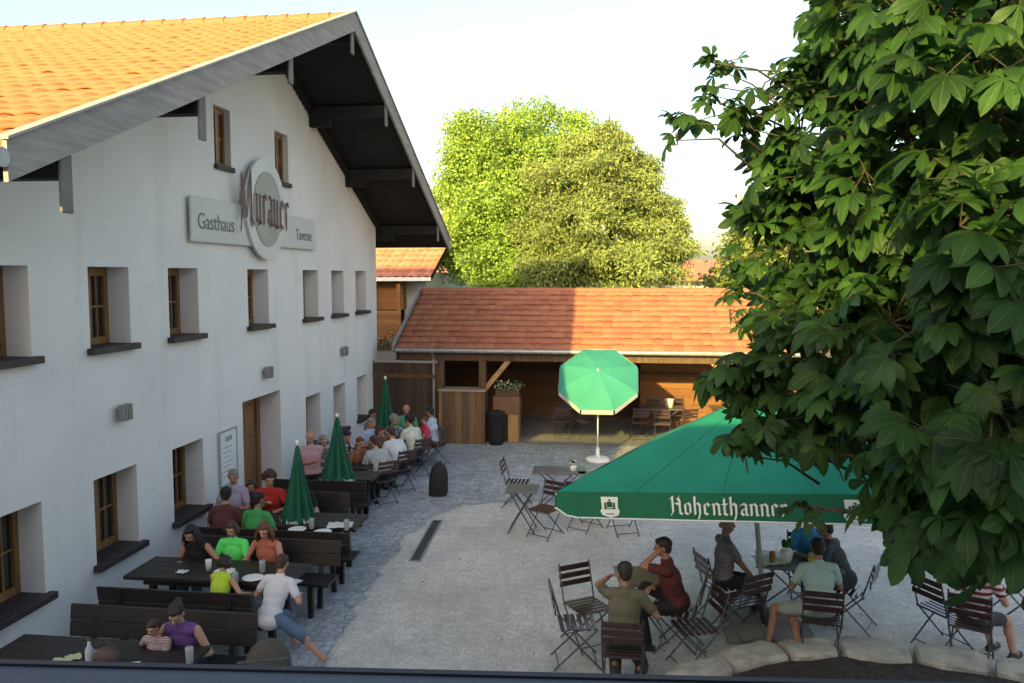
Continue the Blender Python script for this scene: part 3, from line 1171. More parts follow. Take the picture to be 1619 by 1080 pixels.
for px in (-4.42, -3.35, 2.95, 8.8):
    mb = MB()
    mb.box((px - .09, SY - .085, 0), (px + .09, SY + .085, 2.068))
    po = sbuild(mb, 'post', M['beam'], bevel=.008)
    if px > -4:
        b = MB()
        b.bar((px + .08, SY, 1.38), (px + .68, SY, 2.10), .10, .12)
        sbuild(b, 'brace', M['brace'], po)
        if px > -3:
            b = MB()
            b.bar((px - .08, SY, 1.38), (px - .68, SY, 2.10), .10, .12)
            sbuild(b, 'brace', M['brace'], po)
mb = MB()
mb.box((-5.6, 24.3, 0), (sx1, 24.36, 3.1))
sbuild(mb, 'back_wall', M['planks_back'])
mb = MB()
mb.box((-5.6, 24.2, 1.30), (sx1, 24.297, 1.40)).box((-5.6, 24.2, 0.0), (sx1, 24.297, .12))
for px in (-1.2, 0.9, 3.2, 5.6, 7.9):
    mb.box((px - .06, 24.2, .12), (px + .06, 24.297, 1.298))
    mb.box((px - .06, 24.2, 1.402), (px + .06, 24.297, 3.0))
sbuild(mb, 'wall_rails', M['beam'])
mb = MB()
mb.box((.62, 22.72, 0), (sx1 - .07, 22.77, 3.2))
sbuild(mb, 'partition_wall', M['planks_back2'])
mb = MB()
mb.box((.62, 22.66, 1.44), (sx1 - .07, 22.717, 1.52))
sbuild(mb, 'wall_rails', M['beam'])
mb = MB()
mb.box((sx1 - .06, SY + .1, 0), (sx1, 24.29, 2.3))
mb.box((-5.6, SY + .1, 0), (-5.54, 24.29, 2.3))
sbuild(mb, 'end_wall', M['planks_gate'])

# timber gate between house and shed
g = thing('timber_gate', 'dark vertical board gate between house corner and shed', 'gate', (-5.3, SY - .12, 0))
MB().box((-.86, -.02, .04), (.80, .02, 2.0)).build('board_panel', M['planks_gate'], g)
MB().box((-.88, -.06, 2.002), (.82, .06, 2.06)).build('cap_rail', M['fascia'], g)
MB().box((-.86, -.05, 1.62), (.80, -.021, 1.72)).build('rail', M['beam'], g)
MB().box((-.86, -.05, .3), (.80, -.021, .4)).build('rail', M['beam'], g)

# bar counters
c = thing('bar_counter', 'tall timber bar counter of mixed dark and light vertical boards', 'counter', (-3.83, SY - .30, 0))
MB().box((-.58, -.02, 0), (.58, .5, 1.32)).build('board_front', M['planks_bar'], c)
MB().box((-.60, -.06, 1.322), (.60, .54, 1.365)).build('counter_top', mat('pale_worktop', (0.36, .30, .23), .5, .1, 5), c, bevel=.005)
c = thing('small_counter', 'lower timber counter with a jutting box, right of the tall bar', 'counter', (-2.74, SY + .05, 0))
MB().box((.02, .0, 0), (.28, .5, .72)).build('board_front', mat('yellow_board', (0.40, 0.215, 0.085), .6, .2, 5, stretch=(6, 6, .5)), c)
MB().box((-.36, -.04, .722), (.32, .5, 1.16)).build('box_shelf', mat('brown_box_board', (0.17, 0.085, 0.04), .6, .2, 5), c, bevel=.01)
c = thing('waste_bin', 'dark slender waste bin standing between the two timber counters', 'bin', (-2.98, SY - .24, 0))
MB().lathe([(.17, 0), (.19, .1), (.215, .76), (.225, .78), (.22, .82), (.1, .86)], 20).build('bin_body', M['black'], c, smooth=True)


def flowers(name, label, loc, L, n, cols, ax=(1, 0), parent=None, h=.22):
    t = thing(name, label, 'flower box', loc)
    MB().box((-L / 2 * abs(ax[0]) - .09 * abs(ax[1]), -L / 2 * abs(ax[1]) - .09 * abs(ax[0]), 0),
             (L / 2 * abs(ax[0]) + .09 * abs(ax[1]), L / 2 * abs(ax[1]) + .09 * abs(ax[0]), .15)).build('planter_box', M['beam'], t)
    rng = random.Random(hash(label) % 1000 if False else len(label))
    mb = MB()
    mats_ = [M['plant']] + cols
    for i in range(n):
        a = rng.uniform(-L / 2, L / 2)
        p = Vector((a * ax[0], a * ax[1], .15)) + Vector((rng.gauss(0, .07), rng.gauss(0, .07), abs(rng.gauss(.08, h * .45))))
        s = rng.uniform(.025, .05)
        q = Quaternion((rng.gauss(0, 1), rng.gauss(0, 1), rng.gauss(0, 1), rng.gauss(0, 1))).normalized()
        vs = [p + q @ Vector(v) * s for v in ((-1, 0, 0), (0, -.6, .2), (1, 0, 0), (0, .6, .2))]
        mb.add(vs, [(0, 1, 2, 3)], rng.choice([0, 0] + list(range(1, len(mats_)))))
    mb.build('blossoms', mats_, t)
    return t


flowers('flower_box', 'flower box with white blossoms on top of the low counter', (-2.74, SY + .15, 1.162), .6, 260, [M['flower_white']], h=.2)

# ================================================================ neighbouring buildings
nb = thing('neighbour_house', 'neighbouring house with salmon tiled roof and orange timber balcony behind the gate', 'house', (-9.0, 28.0, 0))
NBO = Vector((-9.0, 28.0, 0))


def nbuild(mb, name, m, parent=None, **k):
    mb.v = [(v[0] - NBO.x, v[1] - NBO.y, v[2]) for v in mb.v]
    return mb.build(name, m, parent or nb, **k)


mb = MB()
mb.box((-20, 28.0, 0), (-6.62, 36, 4.3))
nbuild(mb, 'wall', M['plaster2'])
up2 = Vector((0, 6, 2.5)).normalized()
tiles('roof', (-20 - NBO.x, 26.9 - NBO.y, 4.12), (1, 0, 0), up2, (0, -up2.z, up2.y), .26, .5, 53, 13, M['tile_far'], nb, amp=.05, step=.03)
mb = MB()
mb.add([(-20, 26.95, 4.1), (-6.22, 26.95, 4.1), (-6.22, 33, 6.6), (-20, 33, 6.6), (-20, 26.95, 3.96), (-6.22, 26.95, 3.96), (-6.22, 33, 6.46), (-20, 33, 6.46)],
       [(0, 1, 2, 3), (7, 6, 5, 4), (0, 4, 5, 1), (1, 5, 6, 2)])
nbuild(mb, 'roof_deck', M['wood_soffit'])
mb = MB()
mb.box((-16, 28.0 - .03, 4.2), (-15.9, 28.0 - .001, 4.25))
mb.box((-20, 26.86, 4.0), (-6.2, 26.93, 4.13))
nbuild(mb, 'fascia', M['white'])
mb = MB()
mb.box((-16, 27.1, 1.9), (-7.3, 27.95, 2.0)).box((-16, 27.1, 2.0), (-7.3, 27.16, 3.0))
nbuild(mb, 'balcony', M['planks_orange'])
mb = MB()
for xx in (-9.4, -8.35, -7.35):
    mb.box((xx - .07, 27.0, 2.0), (xx + .07, 27.098, 3.9))
mb.box((-12, 27.4, 3.02), (-7.3, 27.9, 3.95))
nbuild(mb, 'balcony_post', M['planks_orange'])
mb = MB()
mb.box((-8.3, 27.96, 2.05), (-7.4, 27.995, 3.6))
nbuild(mb, 'window', M['glass'])
flowers('flower_box', 'flower box with red and white blossoms below the orange balcony', (-8.0, 26.7, 1.7), 1.2, 500, [M['flower_white'], M['red']], h=.4)
MB().box((-.7, -.06, 0), (.7, .06, 1.7)).build('trellis', M['fascia'], thing('flower_stand', 'weathered board stand carrying the red and white flower box', 'stand', (-8.0, 26.7, 0)))

wh = thing('white_house', 'low white house seen between the gable eave and the broad tree', 'house', (-5.5, 40, 0))
MB().box((-4.5, 0, 0), (3.6, 8, 4.0)).build('wall', M['plaster2'], wh)
MB().add([(-4.9, -.5, 3.95), (4.0, -.5, 3.95), (4.0, 4, 5.2), (-4.9, 4, 5.2), (-4.9, 8.5, 3.95), (4.0, 8.5, 3.95)], [(0, 1, 2, 3), (3, 2, 5, 4), (0, 3, 4), (1, 5, 2)]).build('roof', M['tile_far'], wh)
MB().box((1.6, -.02, 2.9), (2.6, -.001, 3.6)).box((-1.5, -.02, 2.9), (-.5, -.001, 3.6)).build('window', M['glass'], wh)

fh = thing('red_roof_house', 'distant house with a hipped red roof between the conifer and the chestnut', 'house', (0, 0, 0))
P = atd(1100, 435, 56)
fh.location = (P.x, P.y, 0)
MB().box((-3.0, -2, 0), (4.2, 6, 3.9)).build('wall', M['plaster2'], fh)
rr = MB()
rr.add([(-4.0, -3, 3.8), (5.2, -3, 3.8), (5.2, 7, 3.8), (-4.0, 7, 3.8), (-1.2, 2, 5.3), (2.0, 2, 5.3)], [(0, 1, 5, 4), (1, 2, 5), (2, 3, 4, 5), (3, 0, 4)])
rr.add([(.6, -3.6, 3.9), (4.9, -3.6, 3.9), (2.75, -3.6, 5.0), (2.75, 2, 5.0)], [(0, 2, 3), (2, 1, 3), (0, 1, 2)])
rr.build('roof', M['tile_far'], fh)
MB().box((-1.0, -2.03, 2.2), (.2, -2.001, 3.3)).build('window', M['glass'], fh)

# building we look out from: it keeps the evening sun off the yard
bb = thing('near_building', 'grey metal capped balcony parapet and plain wall of the building the view is taken from', 'building', (0, -1.2, 0))
pa = atz(-200, 1041, 3.95)
pb = atz(1819, 1089, 3.95)
d = (pb - pa).normalized()
pa = pa - d * 3.2
pb = pb + d * 3.2
nrm = Vector((d.y, -d.x, 0))
def slab(name, z0, z1, off0, off1, m_):
    q = MB()
    vs = []
    for z in (z0, z1):
        for p_, o_ in ((pa, off0), (pb, off0), (pb, off1), (pa, off1)):
            vs.append((p_.x + nrm.x * o_, p_.y + nrm.y * o_ + 1.2, z))
    q.add(vs, [(0, 1, 2, 3), (7, 6, 5, 4), (0, 4, 5, 1), (1, 5, 6, 2), (2, 6, 7, 3), (3, 7, 4, 0)])
    return q.build(name, m_, bb)
slab('parapet_cap', 3.935, 3.95, 0.006, .34, mat('blue_grey_sheet_metal', (0.075, 0.082, 0.10), .6, .08, 4))
slab('cap_edge', 3.925, 3.9515, 0.0, .0055, mat('dark_cap_edge', (0.02, 0.02, 0.025), .6, .1, 4))
slab('parapet', 3.0, 3.934, 0.05, .28, M['plaster2'])
mb = MB()
mb.box((-3.5, .1, 2.85), (3.5, 1.75, 3.0))
mb.build('balcony_floor', M['concrete'], bb)
mb = MB()
mb.box((-14, -7, 0), (11, .1, 5.7))
mb.build('wall', M['plaster2'], bb)
mb = MB()
mb.add([(-14.5, .5, 5.72), (11.5, .5, 5.72), (11.5, -3.5, 6.7), (-14.5, -3.5, 6.7), (-14.5, -8, 5.72), (11.5, -8, 5.72)], [(0, 1, 2, 3), (3, 2, 5, 4), (0, 3, 4), (1, 5, 2), (0, 4, 5, 1)])
mb.build('roof', M['tile_far'], bb)
mb = MB()  # unseen taller wing, added to keep sun off the paving before the shed
mb.box((-15, -7, 0), (-6.75, -.15, 6.55))
mb.build('shading_wing_wall', M['plaster2'], bb)
mb = MB()
mb.add([(-15.3, .35, 6.5), (-6.62, .35, 6.5), (-6.62, -2.4, 7.62), (-15.3, -2.4, 7.62), (-15.3, -7.4, 6.5), (-6.62, -7.4, 6.5)], [(0, 1, 2, 3), (3, 2, 5, 4), (0, 3, 4), (1, 5, 2), (0, 4, 5, 1)])
mb.build('shading_wing_roof', M['tile_far'], bb)
# ================================================================ PARASOLS
def gable_umbrella():
    base = Vector((1.78, 9.82, 0))
    th = -0.315
    n = Vector((-0.0898, 0.0626, 1)).normalized()
    a = Vector((math.cos(th), math.sin(th), 0))
    a = (a - n * a.dot(n)).normalized()
    b = n.cross(a)
    root = thing('market_umbrella', 'big square green parasol with white lettering on its valance, open over the right tables', 'umbrella', base)
    mt = Matrix(((a.x, b.x, n.x, 0), (a.y, b.y, n.y, 0), (a.z, b.z, n.z, 0), (0, 0, 0, 1)))
    S, Hh, PK, VL = 1.80, 1.99, .77, .275
    # canopy: four facets, each finely divided so the cloth can sag between the ribs
    V = []
    F = []
    N = 14
    for k in range(4):
        ang = k * math.pi / 2
        rot = Matrix.Rotation(ang, 3, 'Z')
        st = len(V)
        for i in range(N + 1):
            t = i / N
            for j in range(N + 1):
                s_ = (j / N * 2 - 1) * t
                sag = -.035 * (1 - abs(j / N * 2 - 1) ** 2) * math.sin(math.pi * min(1, t * .9)) + .012 * math.sin(9 * s_ + 3 * k) * t * t
                p = rot @ Vector((s_ * S, -t * S, 0))
                V.append(mt @ Vector((p.x, p.y, Hh + PK * (1 - t) ** .95 + sag)))
        for i in range(N):
            for j in range(N):
                F.append((st + i * (N + 1) + j, st + (i + 1) * (N + 1) + j, st + (i + 1) * (N + 1) + j + 1, st + i * (N + 1) + j + 1))
    mb = MB()
    mb.add(V, F)
    mb.build('canopy', M['green'], root, smooth=True)
    for k in range(4):
        rot = Matrix.Rotation(k * math.pi / 2, 4, 'Z')
        for fx in (-.5, 0, .5):
            pts_ = []
            for i in range(2, N + 1):
                t = i / N
                sag = -.035 * (1 - abs(fx) ** 2) * math.sin(math.pi * min(1, t * .9)) + .012 * math.sin(9 * fx * t + 3 * k) * t * t
                pts_.append(mt @ (rot @ Vector((fx * t * S, -t * S, Hh + PK * (1 - t) ** .95 + sag + .001))))
            MB().tube(pts_, .0035, 4).build('seam', M['green_dark'], root)
    val = MB()
    hem = MB()
    for k in range(4):
        rot = Matrix.Rotation(k * math.pi / 2, 4, 'Z')
        n_ = 30
        top = []
        bot = []
        for i in range(n_ + 1):
            x = (-1 + 2 * i / n_) * S
            wv = .012 * math.sin(x * 7 + k) + .01 * math.sin(x * 3.1 + 2 * k)
            dz = 0.0
            e = min(i, n_ - i)
            if e == 0:
                dz = .10
            elif e == 1:
                dz = .02
            if k == 0:
                wv *= .35
            top.append(mt @ (rot @ Vector((x, -S - .002, Hh + .004))))
            bot.append(mt @ (rot @ Vector((x, -S - .012 + wv, Hh - VL + dz))))
        val.add(top + bot, [(i, n_ + 1 + i, n_ + 2 + i, i + 1) for i in range(n_)])
        hem.tube(bot, .009, 5)
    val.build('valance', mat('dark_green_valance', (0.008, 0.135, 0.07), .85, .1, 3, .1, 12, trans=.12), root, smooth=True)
    hem.build('hem_piping', M['white_print'], root)
    fr = MB()
    for k in range(4):
        for q in (0, 1):
            rot = Matrix.Rotation(k * math.pi / 2, 4, 'Z')
            p = Vector((-S, -S, Hh - .03)) if q == 0 else Vector((0, -S, Hh - .05))
            fr.tube([mt @ Vector((0, 0, Hh + PK - .06)), mt @ (rot @ p)], .014, 6)
            m_ = mt @ (rot @ (p * .5 + Vector((0, 0, (Hh + PK) * .5 - .04))))
            fr.tube([mt @ Vector((0, 0, Hh + PK - .62)), m_], .011, 6)
    fr.build('ribs', M['white'], root)
    po = MB()
    po.tube([mt @ Vector((0, 0, .36)), mt @ Vector((0, 0, Hh + PK + .04))], .030, 16)
    po.build('pole', mat('pale_pole', (.42, .45, .44), .45, .06, 4), root, smooth=True)
    po = MB()
    po.tube([(0, 0, .03), mt @ Vector((0, 0, .40))], .040, 14)
    po.build('pole_socket', M['chair_metal'], root, smooth=True)
    bs = MB()
    for k in range(4):
        sx_, sy_ = ((-1, -1), (1, -1), (1, 1), (-1, 1))[k]
        bs.box((sx_ * .26 - .245, sy_ * .26 - .245, .012), (sx_ * .26 + .245, sy_ * .26 + .245, .06))
    bs.build('base_slabs', M['concrete'], root, bevel=.006)
    # lettering and shields on the front valance
    O = mt @ Vector((0, -S - .02, Hh - VL * .52))
    fm = frame_mt(O, a, n)
    nib_text('lettering', 'Hohenthanner', .112, fm @ Matrix.Translation((.04, -.01, .003)), M['white_print'], root, nib=.235, sx=1.0)
    for xs in (-1.18, 1.22):
        sh = MB()
        P = [(-.095, .1), (.095, .1), (.088, -.02), (.11, -.05), (.085, -.095), (0, -.12), (-.085, -.095), (-.11, -.05), (-.088, -.02)]
        sh.add([fm @ Vector((xs + x, y, .004)) for x, y in P], [tuple(range(len(P) - 1, -1, -1))])
        so_ = sh.build('shield_emblem', M['white_print'], root)
        dk_ = MB()
        for (x0, y0, x1, y1) in ((-.06, -.02, -.035, .04), (.035, -.02, .06, .04), (-.03, -.01, .03, .05), (-.012, .055, .012, .075), (-.07, -.03, .07, -.021), (-.045, -.085, .045, -.075)):
            dk_.add([fm @ Vector((xs + x, y, .008)) for x, y in ((x0, y0), (x1, y0), (x1, y1), (x0, y1))], [(0, 1, 2, 3)])
        dk_.build('emblem_motif', M['green_dark'], so_)
    return root


gable_umbrella()


def closed_umbrella(label, x, y, ztip, L, rb, ang):
    root = thing('folded_umbrella', label, 'umbrella', (x, y, 0), ang, 'folded green parasols along the tables')
    n = 64
    K = 8
    prof = [(.0, .018), (.06, .035), (.2, .06), (.45, .105), (.7, .16), (.88, .205), (1.0, .235)]
    V = []
    mi = []
    rows = []
    for i, (t, r) in enumerate(prof + [(1.0, .242), (1.09, .25)]):
        r = r * rb / .25
        for k in range(n):
            a = 2 * math.pi * k / n
            fold = .5 + .5 * math.cos(a * K)
            depth = .22 + .35 * t
            rr = r * (1 - depth * (1 - fold) ** 1.3)
            twist = a + .25 * (1 - fold) * t
            z = ztip - L * t
            if i >= len(prof):
                z += .10 * (1 - fold) * L * (1 if i > len(prof) else .6)
            elif i == len(prof) - 1:
                z += .06 * (1 - fold) * L
            V.append((rr * math.cos(twist), rr * math.sin(twist), z))
    R_ = len(prof) + 2
    F = []
    for i in range(R_ - 1):
        for k in range(n):
            k2 = (k + 1) % n
            F.append((i * n + k, (i + 1) * n + k, (i + 1) * n + k2, i * n + k2))
            mi.append(0)
    mb = MB()
    mb.add(V, F)
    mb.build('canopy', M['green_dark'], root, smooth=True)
    # white printed hem blotches
    hb = MB()
    i0, i1 = (R_ - 2) * n, (R_ - 1) * n
    for k in range(n):
        if (k // 2) % 4 in (0, 1, 3) or True:
            k2 = (k + 1) % n
            a_, b_, c_, d_ = [Vector(V[q]) for q in (i0 + k, i0 + k2, i1 + k2, i1 + k)]
            o = Vector(((a_.x + b_.x) / 2, (a_.y + b_.y) / 2, 0)).normalized() * .004
            lo_ = .72
            hb.add([a_.lerp(d_, lo_) + o, b_.lerp(c_, lo_) + o, c_ + o, d_ + o], [(0, 3, 2, 1)])
    hb.build('hem_band', M['white_print'], root)
    for q in range(3):
        aa = -math.pi / 2 - ang + (q - 1) * .95
        p = Vector((rb * .93 * math.cos(aa), rb * .93 * math.sin(aa), ztip - L * 1.0))
        fm = frame_mt(p, (-math.sin(aa), math.cos(aa), 0), (-math.cos(aa) * .2, -math.sin(aa) * .2, 1))
        nib_text('lettering', 'hann', .05, fm, M['white_print'], root, nib=.26, depth=.012)
    mb = MB()
    mb.tube([(0, 0, .02), (0, 0, ztip + .02)], .016, 10)
    mb.build('pole', M['white'], root, smooth=True)
    MB().lathe([(.012, ztip), (.028, ztip + .015), (.028, ztip + .05), (.008, ztip + .075)], 12).build('finial', M['white'], root, smooth=True)
    MB().lathe([(.24, .0), (.24, .05), (.2, .07), (.04, .08), (.035, .25)], 20).build('base', M['concrete'], root)
    return root


def spot(u, v, y):
    p = aty(u, v, y)
    return p.x, p.y, p.z


for (u, v, y, L, rb, lab) in ((470, 704, 10.95, 1.06, .26, 'folded green parasol nearest the camera, rising between the bench people'),
                              (533, 660, 12.95, 1.03, .30, 'folded green parasol in front of the standing man in the pink shirt, middle of three'),
                              (609, 600, 17.2, 1.10, .27, 'folded green parasol farthest away, near the board gate')):
    x, yy, zt = spot(u, v, y)
    closed_umbrella(lab, x, yy, zt, L, rb, .3)

# small open parasol in the sun
pr = thing('open_parasol', 'small open green parasol with white rim tilted towards the camera in the evening sun', 'umbrella', (-.43, 18.45, 0.012))
zc = 1.86
til = R(44)
mt = Matrix.Translation((0, 0.02, zc)) @ Matrix.Rotation(til, 4, 'X') @ Matrix.Rotation(R(22.5), 4, 'Z')
mb = MB()
vl = MB()
rb_ = MB()
n = 8
RR, PK = .95, .30
mb2v = []
for k in range(n):
    a0, a1 = 2 * math.pi * k / n, 2 * math.pi * (k + 1) / n
    N = 6
    st = []
    for i in range(N + 1):
        t = i / N
        for j in range(N + 1):
            s_ = j / N
            p = Vector((math.cos(a0), math.sin(a0), 0)).lerp(Vector((math.cos(a1), math.sin(a1), 0)), s_) * RR * t
            z = PK * (1 - t ** 1.6) - .025 * math.sin(math.pi * s_) * t
            st.append(mt @ Vector((p.x, p.y, z)))
    mb.add(st, [(i * (N + 1) + j, (i + 1) * (N + 1) + j, (i + 1) * (N + 1) + j + 1, i * (N + 1) + j + 1) for i in range(N) for j in range(N)])
    p0 = Vector((math.cos(a0), math.sin(a0), 0)) * (RR + .002)
    p1 = Vector((math.cos(a1), math.sin(a1), 0)) * (RR + .002)
    q0, q1 = p0.lerp(p1, .03), p0.lerp(p1, .97)
    vl.add([mt @ (q0 + Vector((0, 0, .0))), mt @ (q1 + Vector((0, 0, .0))), mt @ (q1 * 1.02 + Vector((0, 0, -.13))), mt @ (q0 * 1.02 + Vector((0, 0, -.13)))], [(0, 1, 2, 3)])
    rb_.tube([mt @ Vector((0, 0, PK - .02)), mt @ (p0 * .99 + Vector((0, 0, -.01)))], .006, 5)
mb.build('canopy', M['green_light'], pr)
vl.build('valance', M['white_cloth'], pr)
rb_.build('ribs', M['white'], pr)
MB().tube([(0, 0, 0.1), (0, 0, zc), mt @ Vector((0, 0, PK + .05))], .018, 10).build('pole', M['white'], pr, smooth=True)
MB().lathe([(.27, .0), (.27, .05), (.22, .08), (.05, .10), (.04, .3)], 24).build('base', M['white'], pr)

# ================================================================ FURNITURE
def make_bench(label, x0, x1, y, facing, group, ztop=.85):
    """facing +1: sitter looks to +Y (backrest on the -Y side); -1 the other way"""
    cx = (x0 + x1) / 2
    L = x1 - x0
    t = thing('bench', label, 'bench', (cx, y, 0), 0 if facing > 0 else math.pi, group)
    h = L / 2
    MB().box((-h, -.19, .42), (h, -.005, .455)).box((-h, .005, .42), (h, .19, .455)).build('seat', M['wood_dark'], t, bevel=.006)
    mb = MB()
    for (z0, z1) in ((.53, .685), (.695, ztop)):
        y0 = -.215 - (z0 - .45) * .13
        y1 = -.215 - (z1 - .45) * .13
        mb.add([(-h, y0, z0), (h, y0, z0), (h, y1, z1), (-h, y1, z1), (-h, y0 - .03, z0), (h, y0 - .03, z0), (h, y1 - .03, z1), (-h, y1 - .03, z1)],
               [(3, 2, 1, 0), (4, 5, 6, 7), (0, 1, 5, 4), (2, 3, 7, 6), (0, 4, 7, 3), (1, 2, 6, 5)])
    mb.build('backrest', M['wood_dark'], t, bevel=.005)
    for sx_ in (-1, 1):
        m_ = MB()
        xx = sx_ * (h - .25)
        m_.box((xx - .03, .10, 0), (xx + .03, .16, .419))
        m_.bar((xx, -.17, 0), (xx, -.283, ztop - .06), .06, .05)
        m_.box((xx - .029, -.19, .35), (xx + .029, .099, .418))
        m_.build('leg', M['wood_dark'], t)
    return t


def make_table(label, x0, x1, y0, y1, group, z=.75):
    cx, cy = (x0 + x1) / 2, (y0 + y1) / 2
    t = thing('wooden_table', label, 'table', (cx, cy, 0), 0, group)
    h, k = (x1 - x0) / 2, (y1 - y0) / 2
    mb = MB()
    n = 4
    for i in range(n):
        a = -k + 2 * k * i / n
        mb.box((-h, a + .003, z - .045), (h, a + 2 * k / n - .003, z))
    mb.build('table_top', M['wood_dark'], t, bevel=.004)
    for sx_ in (-1, 1):
        for sy_ in (-1, 1):
            xx, yy = sx_ * (h - .3), sy_ * (k - .12)
            MB().bar((xx + sx_ * .04, yy, 0), (xx, yy, z - .12), .07, .07, up=(0, 1, 0)).build('leg', M['wood_dark'], t)
    MB().box((-h + .2, -k + .08, z - .12), (h - .2, -k + .11, z - .046)).box((-h + .2, k - .11, z - .12), (h - .2, k - .08, z - .046)).build('apron', M['wood_dark'], t)
    return t


GB = 'dark benches set in pairs along the house wall'
GT = 'dark wooden tables along the house wall'
make_table('dark table nearest the camera, carrying the bag and pale yellow napkins', -5.65, -3.75, 6.25, 7.02, GT)
make_bench('dark bench the mother in purple sits on', -5.52, -3.52, 7.25, -1, GB)
make_bench('dark bench the boy in the white T-shirt sits at the end of', -5.55, -3.80, 8.27, 1, GB)
make_table('dark table under the elbows of the neon green and orange dressed girls', -5.62, -3.62, 8.56, 9.24, GT)
make_bench('dark bench with the neon green, black and orange dressed sitters', -5.58, -3.45, 9.52, -1, GB)
make_bench('dark bench with the maroon and mid green backs on it', -5.55, -3.45, 10.40, 1, GB)
make_table('dark table with white papers on its right end, nearest folded parasol standing in it', -5.5, -3.55, 10.62, 11.3, GT)
make_bench('dark bench facing the camera in front of the grey haired man', -5.5, -4.05, 11.66, -1, GB, .88)
make_bench('dark tall bench back below the middle folded parasol', -5.7, -4.0, 12.9, 1, GB, .88)
make_table('short dark table behind the tall bench back', -4.62, -4.1, 13.25, 13.85, GT)
make_table('long dark table with glasses between the white shirted men and the wall', -5.02, -4.42, 14.0, 15.9, GT)
make_table('dark table at the far end near the gate, man in green at its head', -5.02, -4.42, 15.96, 17.5, GT)


def bistro_chair():
    t = thing('folding_chair', 'c', 'chair')
    mb = MB()
    for i in range(6):
        y = -.18 + i * .07
        mb.box((-.205 + .01 * (i == 0), y - .023, .445), (.205 - .01 * (i == 0), y + .023, .460))
    mb.build('seat', M['seat_slat'], t, bevel=.004)
    mb = MB()
    for z in (.64, .725, .81):
        yb = -.22 - (z - .45) * .20
        mb.bar((-.205, yb, z), (.205, yb, z), .016, .062)
    mb.build('backrest', M['seat_slat'], t, bevel=.004)
    for s_ in (-1, 1):
        MB().tube([(s_ * .20, .24, .008), (s_ * .20, -.17, .44), (s_ * .20, -.295, .87)], .010, 6).build('leg', M['chair_metal'], t)
        MB().tube([(s_ * .182, -.27, .008), (s_ * .182, .19, .438)], .010, 6).build('leg', M['chair_metal'], t)
    for (w2, yy_, zz_) in ((.2, .19, .06), (.182, -.22, .055), (.2, -.185, .437), (.182, .185, .432)):
        MB().tube([(-w2, yy_, zz_), (w2, yy_, zz_)], .0075, 6).build('stretcher', M['chair_metal'], t)
    return t


_chair = [bistro_chair(), False]
GC = 'slatted folding chairs in the yard'


def chair(label, x, y, rz_, group=GC):
    c_ = copy_tree(_chair[0]) if _chair[1] else _chair[0]
    _chair[1] = True
    c_.location = (x, y, .006)
    c_.rotation_euler.z = R(rz_)
    c_['label'] = label
    c_['category'] = 'chair'
    c_['group'] = group
    return c_


def at_seat(u, v, z=.45):
    p = atz(u, v, z)
    return p.x, p.y


def small_table(label, x, y, w, dd, rz_=0, z=.72, m_='tabletop', group='small folding tables in the yard'):
    t = thing('folding_table', label, 'table', (x, y, .006), R(rz_), group)
    MB().box((-w / 2, -dd / 2, z - .028), (w / 2, dd / 2, z)).build('table_top', M[m_], t, bevel=.006)
    for s_ in (-1, 1):
        yy = s_ * (dd / 2 - .06)
        MB().tube([(-w * .42, yy, .008), (w * .36, yy, z - .03)], .011, 6).build('leg', M['chair_metal'], t)
        MB().tube([(w * .42, yy * .92, .008), (-w * .36, yy * .92, z - .03)], .011, 6).build('leg', M['chair_metal'], t)
    for s_ in (-1, 1):
        MB().tube([(s_ * w * .38, -dd / 2 + .06, .05), (s_ * w * .38, dd / 2 - .06, .05)], .008, 6).build('stretcher', M['chair_metal'], t)
    return t


chair('empty folding chair lowest left of the man in olive, seen side on', *at_seat(913, 985), -80)
chair('empty folding chair turned towards the camera, left of the man in olive', *at_seat(928, 958), -146)
OL = at_seat(985, 1026)
chair('folding chair under the man in olive seen from behind', OL[0], OL[1], -2)
RD = at_seat(1072, 966)
chair('folding chair under the man in dark red', RD[0], RD[1], 78)
chair('empty folding chair lowest right of the man in dark red', *at_seat(1098, 992), 108)
small_table('small folding table mostly hidden in front of the man in olive', .32, 9.42, .62, .62, 8)
GR = at_seat(1142, 925)
chair('folding chair under the man in the grey shirt left of the umbrella pole', GR[0], GR[1], -70)
chair('empty folding chair with shiny slats just left of the umbrella pole', *at_seat(1172, 948), 35)
p = atz(1262, 888, .72)
bx_, by_ = p.x, p.y
small_table('folding table with drinks and flowers beside the umbrella pole', bx_, by_, 1.0, .62, -8)
MT = at_seat(1297, 976)
chair('folding chair under the man in the mint shirt', MT[0], MT[1], -8)
DG = at_seat(1345, 933)
chair('folding chair under the man in dark grey', DG[0], DG[1], 62)
BL = (aty(1277, 850, 10.62).x, 10.62)
chair('folding chair under the man in bright blue', BL[0], BL[1], 178)
chair('empty folding chair at the far right, left of the striped shirt', *at_seat(1492, 962), -62)
SP = at_seat(1536, 985)
chair('folding chair under the person in the striped shirt', SP[0], SP[1], -28)
small_table('folding table at the far right behind the leaves', 4.75, 10.2, .8, .7, -20)
p = atz(880, 743, .72)
small_table('dark topped folding table with a small flower pot, left of the little parasol', p.x + .05, p.y, .95, .55, 2)
p = atz(826, 772, .72)
small_table('small square grey table with crossed legs, nearest the drain', p.x, p.y, .52, .52, 0)
p = atz(800, 800, .45)
chair('folding chair seen edge on behind the small square grey table', p.x + .0, p.y + 1.55, -92)
chair('empty folding chair with its legs showing left below the umbrella hem', *at_seat(862, 805), 150)
chair('empty folding chair with only its feet showing right below the umbrella hem', *at_seat(985, 800), 20)
chair('empty folding chair half hidden behind the umbrella hem', *at_seat(925, 795), -30)
small_table('folding table hidden behind the umbrella canopy', -.2, 14.2, .9, .6, 10)
